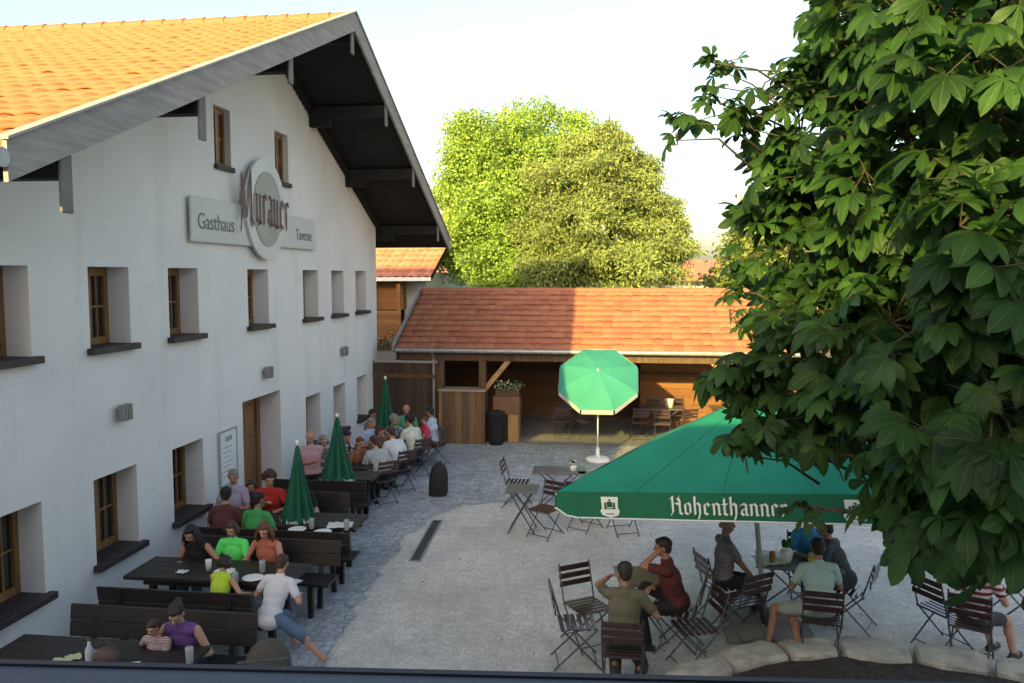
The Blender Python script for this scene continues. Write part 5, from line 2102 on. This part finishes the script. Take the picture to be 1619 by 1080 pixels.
t = thing('shoulder_bag', 'small rounded brown bag on the near table', 'bag', on(170, 1052))
mb = MB()
mb.ell((0, 0, .085), (.125, .08, .085), None, 18, 12)
mb.build('bag_body', mat('brown_leather', (0.09, 0.05, 0.04), .6, .25, 10), t, smooth=True)
MB().tube([(-.1, 0, .1), (-.08, 0, .19), (.0, 0, .22), (.08, 0, .19), (.1, 0, .1)], .008, 6).build('strap', mat('brown_strap', (0.06, .035, .03), .6, .1, 5), t)
lathe_thing('bottle', 'tall pale bottle standing on the near table', 'bottle', on(142, 1050), [(.032, 0), (.036, .01), (.036, .13), (.014, .18), (.013, .22)], mat('pale_bottle', (.5, .52, .53), .2, .1, 4),
            extra=lambda t_: MB().lathe([(.016, .215), (.016, .235)], 10).build('cap', M['chair_metal'], t_))
lathe_thing('salt_shaker', 'small glinting salt shaker next to the bottle on the near table', 'shaker', on(152, 1040), [(.02, 0), (.022, .04), (.014, .06), (.012, .075)], M['metal'])


def napkin(label, loc, w_, d_, col, rz_=0):
    t = thing('paper_napkin', label, 'napkin', loc, R(rz_))
    mb = MB()
    rg = random.Random(len(label))
    N = 6
    V = [((i / N - .5) * w_, (j / N - .5) * d_, .006 + .028 * abs(math.sin(i * 1.3 + j * .9)) * rg.uniform(.4, 1)) for i in range(N + 1) for j in range(N + 1)]
    mb.add(V, [(i * (N + 1) + j, (i + 1) * (N + 1) + j, (i + 1) * (N + 1) + j + 1, i * (N + 1) + j + 1) for i in range(N) for j in range(N)])
    mb.build('sheet', col, t, smooth=True)


pale_y = mat('pale_yellow_paper', (0.52, 0.56, 0.30), .8, .08, 12)
napkin('crumpled pale yellow napkin left one on the near table', on(95, 1048), .15, .13, pale_y, 10)
napkin('crumpled pale yellow napkin right one, beside the brown bag', on(116, 1042), .13, .12, pale_y, 40)
napkin('white paper napkin on the near table in front of the child', on(205, 1055), .16, .12, M['white'], 20)
napkin('open white menu sheet on the right end of the girls table', on(452, 925), .26, .3, M['white_cloth'], -10)
napkin('white menu sheet on the end of the table behind the benches', on(538, 832), .34, .26, M['white_cloth'], 12)
napkin('small white napkin on the table by the wall', on(288, 906), .12, .1, M['white'], 0)
lathe_thing('beaker', 'white beaker in front of the girl in black', 'beaker', on(330, 902), [(.03, 0), (.036, .1), (.038, .13)], M['white'])
lathe_thing('beaker', 'tall glass by the elbow of the child in neon yellow', 'beaker', on(372, 925), GLASS, clear)
for i, (u, v, lab) in enumerate(((600, 712, 'beer glass nearest on the long table'), (612, 700, 'beer glass in the middle of the long table'), (596, 700, 'beer glass close to the house side of the long table'))):
    lathe_thing('beer_glass', lab, 'glass', on(u, v), GLASS, beer, group='beer glasses on the long table')
plate = [(.0, 0), (.06, .0), (.12, .012), (.125, .016), (.11, .016)]
for (u, v, z_, lab) in ((470, 838, .752, 'white plate at the left part of the table with the nearest folded parasol'), (510, 842, .752, 'white plate near the man with the outstretched arm'),
                        (355, 905, .752, 'white plate between the child in neon yellow and the girl in black'), (400, 915, .752, 'white plate in front of the boy in the white T-shirt'),
                        (590, 728, .752, 'white plate nearest on the long table'), (607, 690, .752, 'white plate far up the long table')):
    lathe_thing('plate', lab, 'plate', on(u, v, z_), plate, M['white'], group='white plates on the tables')
for (u, v, lab) in ((493, 836, 'tall glass on the table under the nearest folded parasol'), (415, 905, 'tall glass between the green and salmon dressed girls'), (300, 1048, 'glass in front of the woman in purple'),
                    (580, 735, 'tall glass by the nearest white plate of the long table'), (618, 684, 'tall glass at the far end of the long table'), (548, 838, 'half full glass beside the white menu sheet')):
    lathe_thing('drinking_glass', lab, 'glass', on(u, v), GLASS, clear, group='drinking glasses on the tables')
lit = MB()
rgl = random.Random(4)
for k in range(150):
    x_, y_ = rgl.gauss(2.5, 2.6), rgl.uniform(8.6, 16)
    if x_ < -3.2:
        continue
    s_ = rgl.uniform(.012, .035)
    a_ = rgl.uniform(0, 6.28)
    z_ = .010 + rgl.uniform(0, .006)
    lit.add([(x_ + s_ * math.cos(a_), y_ + s_ * math.sin(a_), z_), (x_ - .5 * s_ * math.sin(a_), y_ + .5 * s_ * math.cos(a_), z_ + .008), (x_ - s_ * math.cos(a_), y_ - s_ * math.sin(a_), z_ + .002),
             (x_ + .5 * s_ * math.sin(a_), y_ - .5 * s_ * math.cos(a_), z_ + .006)], [(0, 1, 2, 3)])
tag(lit.build('leaf_litter', mat('dry_leaf', (0.12, 0.085, 0.045), .9, .4, 9)), 'scattered dry leaf scraps on the gravel', 'leaf litter', kind='stuff')
# table at the umbrella pole
lathe_thing('flower_vase', 'pale pot with a tuft of leaves on the table by the umbrella pole', 'vase', (bx_ - .15, by_ - .05, .727), [(.05, 0), (.07, .06), (.075, .14), (.06, .16)], M['white'],
            extra=lambda t_: [MB().ell((random.uniform(-.05, .05), random.uniform(-.05, .05), .2 + random.uniform(0, .08)), (.03, .02, .045), None, 6, 5).build('leaf', M['plant'], t_) for _ in range(6)])
lathe_thing('beer_glass', 'full beer glass at the left of the table by the umbrella pole', 'glass', (bx_ - .33, by_ - .12, .727), GLASS, beer)
lathe_thing('beer_glass', 'yellowish drink in front of the man in mint', 'glass', (bx_ + .12, by_ - .2, .727), [(.04, 0), (.045, .01), (.05, .15), (.045, .17)], mat('yellow_drink', (.45, .38, .05), .2, .1, 4))
napkin('white sheet hanging over the near edge of the table by the umbrella pole', (bx_ - .36, by_ - .05, .728), .3, .36, M['white_cloth'], 20)
p = atz(906, 745, .73)
lathe_thing('flower_pot', 'small white flower pot on the dark topped folding table', 'flower pot', (p.x, p.y, .728), [(.05, 0), (.065, .09), (.06, .1)], M['white'],
            extra=lambda t_: [MB().ell((random.uniform(-.06, .06), random.uniform(-.06, .06), .12 + random.uniform(0, .07)), (.028, .028, .02), None, 6, 5).build('blossom', M['flower_white'] if _ % 2 else M['plant'], t_) for _ in range(10)])
lathe_thing('white_bucket', 'white sunlit bucket standing on the sunlit shed table', 'bucket', (1.35, 21.65, .752), [(.10, 0), (.13, .22), (.14, .23)], M['white'])


def beaker_in_hand(t_):
    pass


# bake the bodies and clothes: union of the overlapping forms as one skin
def bake_remesh():
    for (o, vx, it) in REMESH:
        r = o.modifiers.new('r', 'REMESH')
        r.mode = 'VOXEL'
        r.voxel_size = vx
        r.use_smooth_shade = True
        s_ = o.modifiers.new('s', 'SMOOTH')
        s_.factor = .5
        s_.iterations = it
    bpy.context.view_layer.update()
    dg = bpy.context.evaluated_depsgraph_get()
    for (o, vx, it) in REMESH:
        me = bpy.data.meshes.new_from_object(o.evaluated_get(dg))
        mm = o.data.materials[0]
        o.modifiers.clear()
        old = o.data
        o.data = me
        me.name = o.name
        if not me.materials:
            me.materials.append(mm)
        bpy.data.meshes.remove(old)


bake_remesh()

# ================================================================ TREES
def unit(v):
    return v / np.maximum(np.linalg.norm(v, axis=1, keepdims=True), 1e-9)


def leaf_cloud(name, lobes, n_tip, per, size, material, parent, seed, droop=.3, long=1.0, spread=.35, shell=.55, flat=.6, nsub=22, subflat=1.0):
    """lobes: (cx,cy,cz,rx,ry,rz). Leaf-sized folded quads gathered on branch tips spread through the lobes"""
    rng = np.random.default_rng(seed)
    L = np.array(lobes, float)
    sub = []
    nmain = len(L)
    for l in L:
        for _ in range(nsub):
            dd_ = rng.normal(size=3)
            dd_ /= np.linalg.norm(dd_)
            k_ = rng.uniform(.16, .36)
            sub.append([*(l[:3] + dd_ * l[3:6] * rng.uniform(.66, 1.12)), *(l[3:6] * k_ * np.array([1.15, 1.15, subflat]))])
    if sub:
        L = np.concatenate([L * np.array([1, 1, 1, .64, .64, .64]), np.array(sub)])
    wts = (L[:, 3] * L[:, 5]) * np.where(np.arange(len(L)) < nmain, .45, 1.3)
    wts /= wts.sum()
    li = rng.choice(len(L), n_tip, p=wts)
    d = unit(rng.normal(size=(n_tip, 3)))
    rad = shell + (1.05 - shell) * rng.random(n_tip) ** .7
    lump = 1 + .10 * np.sin(d[:, 0] * 7 + li) * np.cos(d[:, 2] * 6 + li * 2) + .06 * rng.normal(size=n_tip)
    tips = L[li, :3] + d * L[li, 3:6] * (rad * lump)[:, None]
    n = n_tip * per
    ti = np.repeat(np.arange(n_tip), per)
    out = d[ti]
    off = rng.normal(size=(n, 3)) * spread
    off[:, 2] *= .6
    off += out * (rng.random(n) * spread * 1.2)[:, None]
    off[:, 2] -= droop * np.linalg.norm(off[:, :2], axis=1)
    C = tips[ti] + off
    ax = unit(out * .8 + rng.normal(size=(n, 3)) * .7 + np.array([0, 0, -droop]))
    nr = unit(rng.normal(size=(n, 3)) * (1 - flat) + np.array([0, 0, 1.0]) * flat + out * .5)
    sd = unit(np.cross(ax, nr))
    nr = np.cross(sd, ax)
    s = size * rng.uniform(.6, 1.35, n)[:, None]
    a = ax * s * long
    b_ = sd * s * .42
    c_ = nr * s * .12
    V = np.stack([C - a * .5, C + b_ + c_, C + a * .5 - nr * s * .15, C - b_ + c_], 1).reshape(-1, 3)
    i = np.arange(n)[:, None] * 4
    F = np.concatenate([i + np.array([[0, 1, 2]]), i + np.array([[0, 2, 3]])], 1).reshape(-1, 3)
    return np_mesh(name, V, F, material, parent)


def trunk_and_limbs(parent, base, h, r, lobes, seed, m_='bark'):
    rng = random.Random(seed)
    mb = MB()
    pts = []
    for i in range(7):
        t_ = i / 6
        pts.append((base[0] + .12 * math.sin(2 * t_ + seed), base[1] + .1 * math.cos(3 * t_), base[2] + h * t_))
    mb.tube(pts, [r * (1.25 - .1 * 0) if i == 0 else r * (1 - .12 * i) for i in range(7)], 12)
    mb.build('trunk', M[m_], parent, smooth=True)
    for L in lobes:
        t_ = rng.uniform(.45, .95)
        p0 = Vector(pts[0]).lerp(Vector(pts[-1]), t_)
        p1 = Vector(L[:3])
        mid = p0.lerp(p1, .5) + Vector((rng.uniform(-.2, .2), rng.uniform(-.2, .2), rng.uniform(0, .3)))
        MB().tube([p0, mid, p1, p1 + (p1 - mid) * .4], [r * .38, r * .26, r * .14, r * .04], 7).build('branch', M[m_], parent, smooth=True)


def far_tree(name, label, px_lobes, D, trunk_uv, n_tip, per, size, m_, seed, droop=.3, long=1.0, spread=.35, h=6, r=.25, flat=.6, shell=.45, nsub=20, subflat=.9):
    base = atd(trunk_uv[0], trunk_uv[1], D)
    root = thing(name, label, 'tree', (base.x, base.y, 0), 0, 'trees beyond the shed')
    lobes = []
    for (u, v, dd, ru, rv) in px_lobes:
        c_ = atd(u, v, D + dd)
        k = (D + dd) / PH_F
        lobes.append((c_.x - base.x, c_.y - base.y, c_.z, ru * k, ru * k * .9, rv * k))
    trunk_and_limbs(root, (0, 0, 0), h, r, lobes, seed)
    leaf_cloud('crown', lobes, n_tip, per, size, m_, root, seed, droop, long, spread, shell, flat, nsub, subflat)
    return root


far_tree('maple_tree', 'broad sunlit yellow green deciduous tree behind the shed', [(775, 250, 0, 62, 62), (845, 225, .6, 75, 58), (735, 300, 0, 42, 62), (790, 350, -.5, 80, 80), (730, 390, 0, 36, 50), (850, 320, 0, 70, 90),
         (745, 225, 0, 34, 36), (900, 250, 1, 55, 55), (800, 420, -.5, 70, 45)], 31, (800, 500), 4200, 26, .105, M['leaf_maple'], 3, droop=.1, spread=.20, flat=.35, nsub=24)
far_tree('conifer_tree', 'broad feathery olive green conifer behind the right half of the shed roof', [(950, 245, -2, 62, 50), (905, 300, -2.5, 75, 60), (985, 300, -2, 58, 55), (950, 370, -3, 110, 70), (1030, 340, -2, 42, 45), (1055, 370, -2, 34, 34), (1040, 400, -2, 44, 40),
         (880, 400, -3, 60, 60), (960, 430, -3.2, 100, 45), (965, 225, -2, 24, 34), (1020, 285, -2, 24, 30)], 31, (960, 500), 5200, 30, .058, M['leaf_conifer'], 5, droop=.5, long=2.4, spread=.15, r=.3, flat=.3, nsub=34, subflat=.5)
far_tree('birch_tree', 'small rounded bright tree right of the red roofed house', [(1185, 425, 0, 48, 40), (1215, 395, 0, 50, 45), (1160, 445, 0, 30, 28), (1260, 400, 0, 60, 55), (1230, 340, 1, 50, 40)], 34, (1200, 500), 700, 24, .2, M['leaf_far'], 8, h=4)

# hedge of far trees on the horizon
rng = random.Random(3)
hd = thing('far_woods', 'distant row of trees along the horizon', 'woods', (0, 150, 0))
lb = [(x + rng.uniform(-3, 3), rng.uniform(-4, 4), 2 + rng.uniform(0, 1.0), 7, 4, rng.uniform(2.5, 3.6)) for x in range(-130, 150, 7)]
leaf_cloud('crown', lb, 2600, 10, .9, M['leaf_far'], hd, 9, spread=.9)
hd['kind'] = 'stuff'

# ---------------------------------------------------------------- the near horse chestnut
tb = atd(1790, 900, 5.2)
tree = thing('chestnut_tree', 'horse chestnut with big fingered leaves filling the right side of the view', 'tree', (tb.x, tb.y, 0.15))
TB = Vector((tb.x, tb.y, .15))
lob = [  # u, v, depth, radius (m), leaves
    (1380, 110, 5.0, .62, 46), (1300, 170, 5.3, .52, 36), (1480, 60, 4.4, .60, 44), (1580, 40, 3.9, .60, 44), (1430, 10, 4.8, .62, 40), (1330, 30, 5.4, .42, 22),
    (1265, 220, 5.4, .42, 26), (1240, 280, 5.6, .34, 20), (1225, 340, 5.6, .26, 13), (1330, 290, 5.2, .55, 44), (1440, 220, 4.6, .62, 52), (1560, 170, 3.9, .62, 52), (1250, 400, 5.5, .36, 26),
    (1330, 420, 5.1, .55, 46), (1440, 370, 4.5, .60, 52), (1560, 330, 3.7, .56, 50), (1225, 480, 5.4, .28, 17), (1300, 520, 5.0, .50, 42), (1410, 510, 4.4, .55, 50), (1540, 490, 3.7, .55, 50),
    (1610, 420, 3.4, .40, 26), (1190, 590, 5.0, .26, 17), (1240, 620, 4.9, .42, 34), (1340, 640, 4.6, .50, 46), (1450, 650, 4.1, .52, 50), (1570, 640, 3.6, .52, 50), (1170, 680, 4.9, .20, 10), (1225, 700, 4.7, .20, 10), (1140, 165, 5.2, .24, 7), (1200, 150, 5.3, .22, 7), (1085, 195, 5.1, .09, 4), (1165, 110, 5.3, .15, 4), (1190, 205, 5.3, .22, 7), (1070, 222, 5.0, .05, 2), (1130, 100, 5.2, .05, 3),
    (1310, 715, 4.5, .20, 10), (1410, 720, 4.3, .24, 16), (1510, 775, 3.9, .33, 28), (1590, 770, 3.5, .40, 36), (1530, 815, 3.8, .20, 9), (1612, 850, 3.5, .20, 10),
    (1262, 800, 4.5, .07, 3), (1175, 720, 4.8, .12, 4), (1150, 620, 5.0, .14, 5), (1155, 505, 5.3, .08, 2), (1290, 330, 5.5, .4, 26), (1210, 255, 5.7, .14, 5)]
back = [(1450, 150, 6.4, 1.0, 80), (1380, 330, 6.5, .85, 70), (1500, 330, 6.0, 1.0, 90), (1420, 520, 6.2, .85, 70), (1560, 540, 5.4, 1.0, 100), (1380, 640, 5.8, .55, 44), (1500, 680, 5.2, .62, 60), (1600, 760, 4.8, .62, 60),
        (1640, 250, 4.6, 1.1, 90), (1620, 620, 4.5, .8, 80), (1700, 450, 4.4, 1.1, 60), (1540, 20, 5.6, 1.0, 70), (1650, 60, 4.4, 1.0, 60), (1600, 150, 6.2, 1.2, 90), (1580, 440, 6.0, 1.0, 90), (1470, 590, 5.6, .7, 70), (1560, 660, 5.6, .7, 80), (1430, 420, 5.6, .8, 70)]
hi_ = [(1350, -330, 5.5, 1.2, 70), (1250, -150, 5.6, .7, 40), (1600, -250, 5.0, 1.6, 120), (1450, -200, 6.0, 1.2, 70), (1850, 200, 5.5, 1.6, 90), (1850, 600, 5.5, 1.3, 70)]  # unseen outer crown, filled out with added lobes to shade the leaves below
rng = np.random.default_rng(21)
# one compound leaf template: 7 leaflets, each folded along its midrib, drooping to the tip
prof_w = [(0.0, .02), (.25, .13), (.5, .24), (.72, .30), (.88, .19), (1.0, .0)]


def leaf_geom(P, axis, nrm, size, rg):
    """returns verts and quads of one compound leaf"""
    V = []
    F = []
    axis = axis / np.linalg.norm(axis)
    nrm = nrm - axis * (nrm @ axis)
    nrm /= np.linalg.norm(nrm)
    side = np.cross(nrm, axis)
    cnt = 7 if rg.random() > .35 else 5
    angs_ = np.linspace(-1.95, 1.95, cnt)
    for k, an_ in enumerate(angs_):
        ln = size * (1.0 - .38 * abs(an_) / 1.95) * rg.uniform(.9, 1.08)
        dr = axis * math.cos(an_) + side * math.sin(an_)
        s2 = np.cross(nrm, dr)
        b0 = len(V)
        dp = .25 + .25 * rg.random()
        for (t_, w_) in prof_w:
            c = P + dr * ln * t_ - nrm * ln * (dp * t_ * t_)
            c = c + np.array([0, 0, -1.0]) * ln * .16 * t_ * t_
            ww = w_ * ln * .80
            V += [c + s2 * ww + nrm * ww * .32, c, c - s2 * ww + nrm * ww * .32]
        for j in range(len(prof_w) - 1):
            q = b0 + 3 * j
            F += [(q, q + 3, q + 4, q + 1), (q + 1, q + 4, q + 5, q + 2)]
    return V, F


LV = []
LF_ = []
nb_ = 0
tw_ = MB()
br_mats = M['bark']
tops = TB + Vector((0, 0, 7.5))
trunk_pts = [TB + Vector((0, 0, 0)), TB + Vector((-.05, .05, 1.2)), TB + Vector((.05, .1, 2.6)), TB + Vector((.0, .2, 4.2)), TB + Vector((-.1, .3, 6.0)), TB + Vector((-.1, .3, 8.0))]


def loc_(p):
    return (p.x - TB.x, p.y - TB.y, p.z - TB.z)


mb = MB()
mb.tube([loc_(p) for p in trunk_pts], [.30, .24, .21, .18, .12, .05], 16)
mb.build('trunk', M['bark'], tree, smooth=True)
bid = 0
for (u, v, dd, rr, cnt) in lob + back + hi_:
    c = atd(u, v, dd)
    # limb from the trunk to the lobe
    zt = min(max(c.z - 1.0, 1.6), 6.5)
    k = next(i for i in range(len(trunk_pts) - 1) if trunk_pts[i + 1].z >= zt or i == len(trunk_pts) - 2)
    a_, b_ = trunk_pts[k], trunk_pts[k + 1]
    p0 = a_.lerp(b_, (zt - a_.z) / (b_.z - a_.z))
    mid = p0.lerp(c, .55) + Vector((0, 0, .25))
    if cnt <= 12 and u < 1260:
        p0 = atd(u + 120, v + 45, dd + .15)
        mid = p0.lerp(c, .5) + Vector((.02, 0, random.uniform(-.10, .12)))
        MB().tube([loc_(p0), loc_(mid), loc_(c)], [.010, .007, .004], 5).build('branch', M['twig'], tree, smooth=True)
    else:
        MB().tube([loc_(p0), loc_(mid), loc_(c)], [.055, .028, .010], 6).build('branch', M['bark'], tree, smooth=True)
    tipn = max(3, cnt // 4)
    tips_ = []
    for _ in range(tipn):
        d = rng.normal(size=3)
        d /= np.linalg.norm(d)
        tips_.append(np.array(c) + d * rr * rng.uniform(.35, .9))
    for tp in tips_:
        tw_.tube([loc_(c), loc_(Vector(((np.array(c) + tp) / 2 + np.array([0, 0, .03])))), loc_(Vector(tp))], [.008, .006, .004], 5)
    for q in range(int(cnt * 1.45)):
        tp = tips_[q % tipn]
        d = rng.normal(size=3)
        d[2] *= .7
        d /= np.linalg.norm(d)
        P_ = tp + d * rng.uniform(.05, .22) * (rr / .5) ** .5
        # keep the leaf inside the lobe
        off = P_ - np.array(c)
        Ln = np.linalg.norm(off)
        if Ln > rr:
            P_ = np.array(c) + off / Ln * rr
        outw = P_ - np.array(c)
        outw = outw / (np.linalg.norm(outw) + 1e-6)
        if c.z - P_[2] > 0 and u < 1445 and cnt > 3 and P_[2] < atd(u, 700, dd).z:
            continue
        ax_ = outw * .8 + rng.normal(size=3) * .35 + np.array([0, 0, -.25])
        nm = np.array([0, 0, 1.0]) + outw * .75 + rng.normal(size=3) * .4 + np.array([-.1, -.35, 0])
        size = rng.uniform(.10, .185) * (1.12 if dd < 4.2 else 1.0) * (.72 if cnt <= 10 else 1.0)
        if abs(ax_ @ nm) > .97 * np.linalg.norm(ax_) * np.linalg.norm(nm):
            nm = nm + np.array([.5, .3, 0])
        Vn, Fn = leaf_geom(P_, ax_, nm, size, rng)
        LV += Vn
        LF_ += [tuple(i + nb_ for i in f) for f in Fn]
        nb_ += len(Vn)
        tw_.tube([loc_(Vector(tp)), loc_(Vector(P_))], [.0032, .0025], 4)
tw_.build('twigs', M['twig'], tree)
def leaf_uv(nv):
    k = np.arange(nv)
    tt = np.array([p_[0] for p_ in prof_w])
    return np.stack([(k % 3) / 2, tt[(k // 3) % len(tt)]], 1)


np_mesh('crown', np.array(LV) - np.array(TB), np.array(LF_), M['leaf'], tree, leaf_uv(len(LV)))
# the free sprig against the sky, three leaves
sp = [(1165, 130, 5.0), (1120, 165, 4.9), (1075, 195, 4.8)]
spv = []
spf = []
nbs = 0
stalk = MB()
base_ = atd(1240, 175, 5.4)
for (u, v, dd, u2, v2, sz) in ((1105, 190, 5.2, 1050, 205, .20), (1120, 135, 5.2, 1075, 130, .13), (1135, 110, 5.1, 1140, 80, .09), (1165, 185, 5.2, 1120, 210, .16), (1190, 140, 5.2, 1180, 170, .15)):
    P_ = atd(u, v, dd)
    Q_ = atd(u2, v2, dd - .15)
    Vn, Fn = leaf_geom(np.array(P_), np.array(Q_ - P_), np.array([0.1, -.25, 1.0]), sz, rng)
    np_mesh('leaf', np.array(Vn) - np.array(TB), np.array(Fn), M['leaf'], tree, leaf_uv(len(Vn)))
    stalk.tube([loc_(base_), loc_(base_.lerp(P_, .5) + Vector((0, 0, .04))), loc_(P_)], [.006, .005, .003], 5)
stalk.build('twigs', M['twig'], tree)
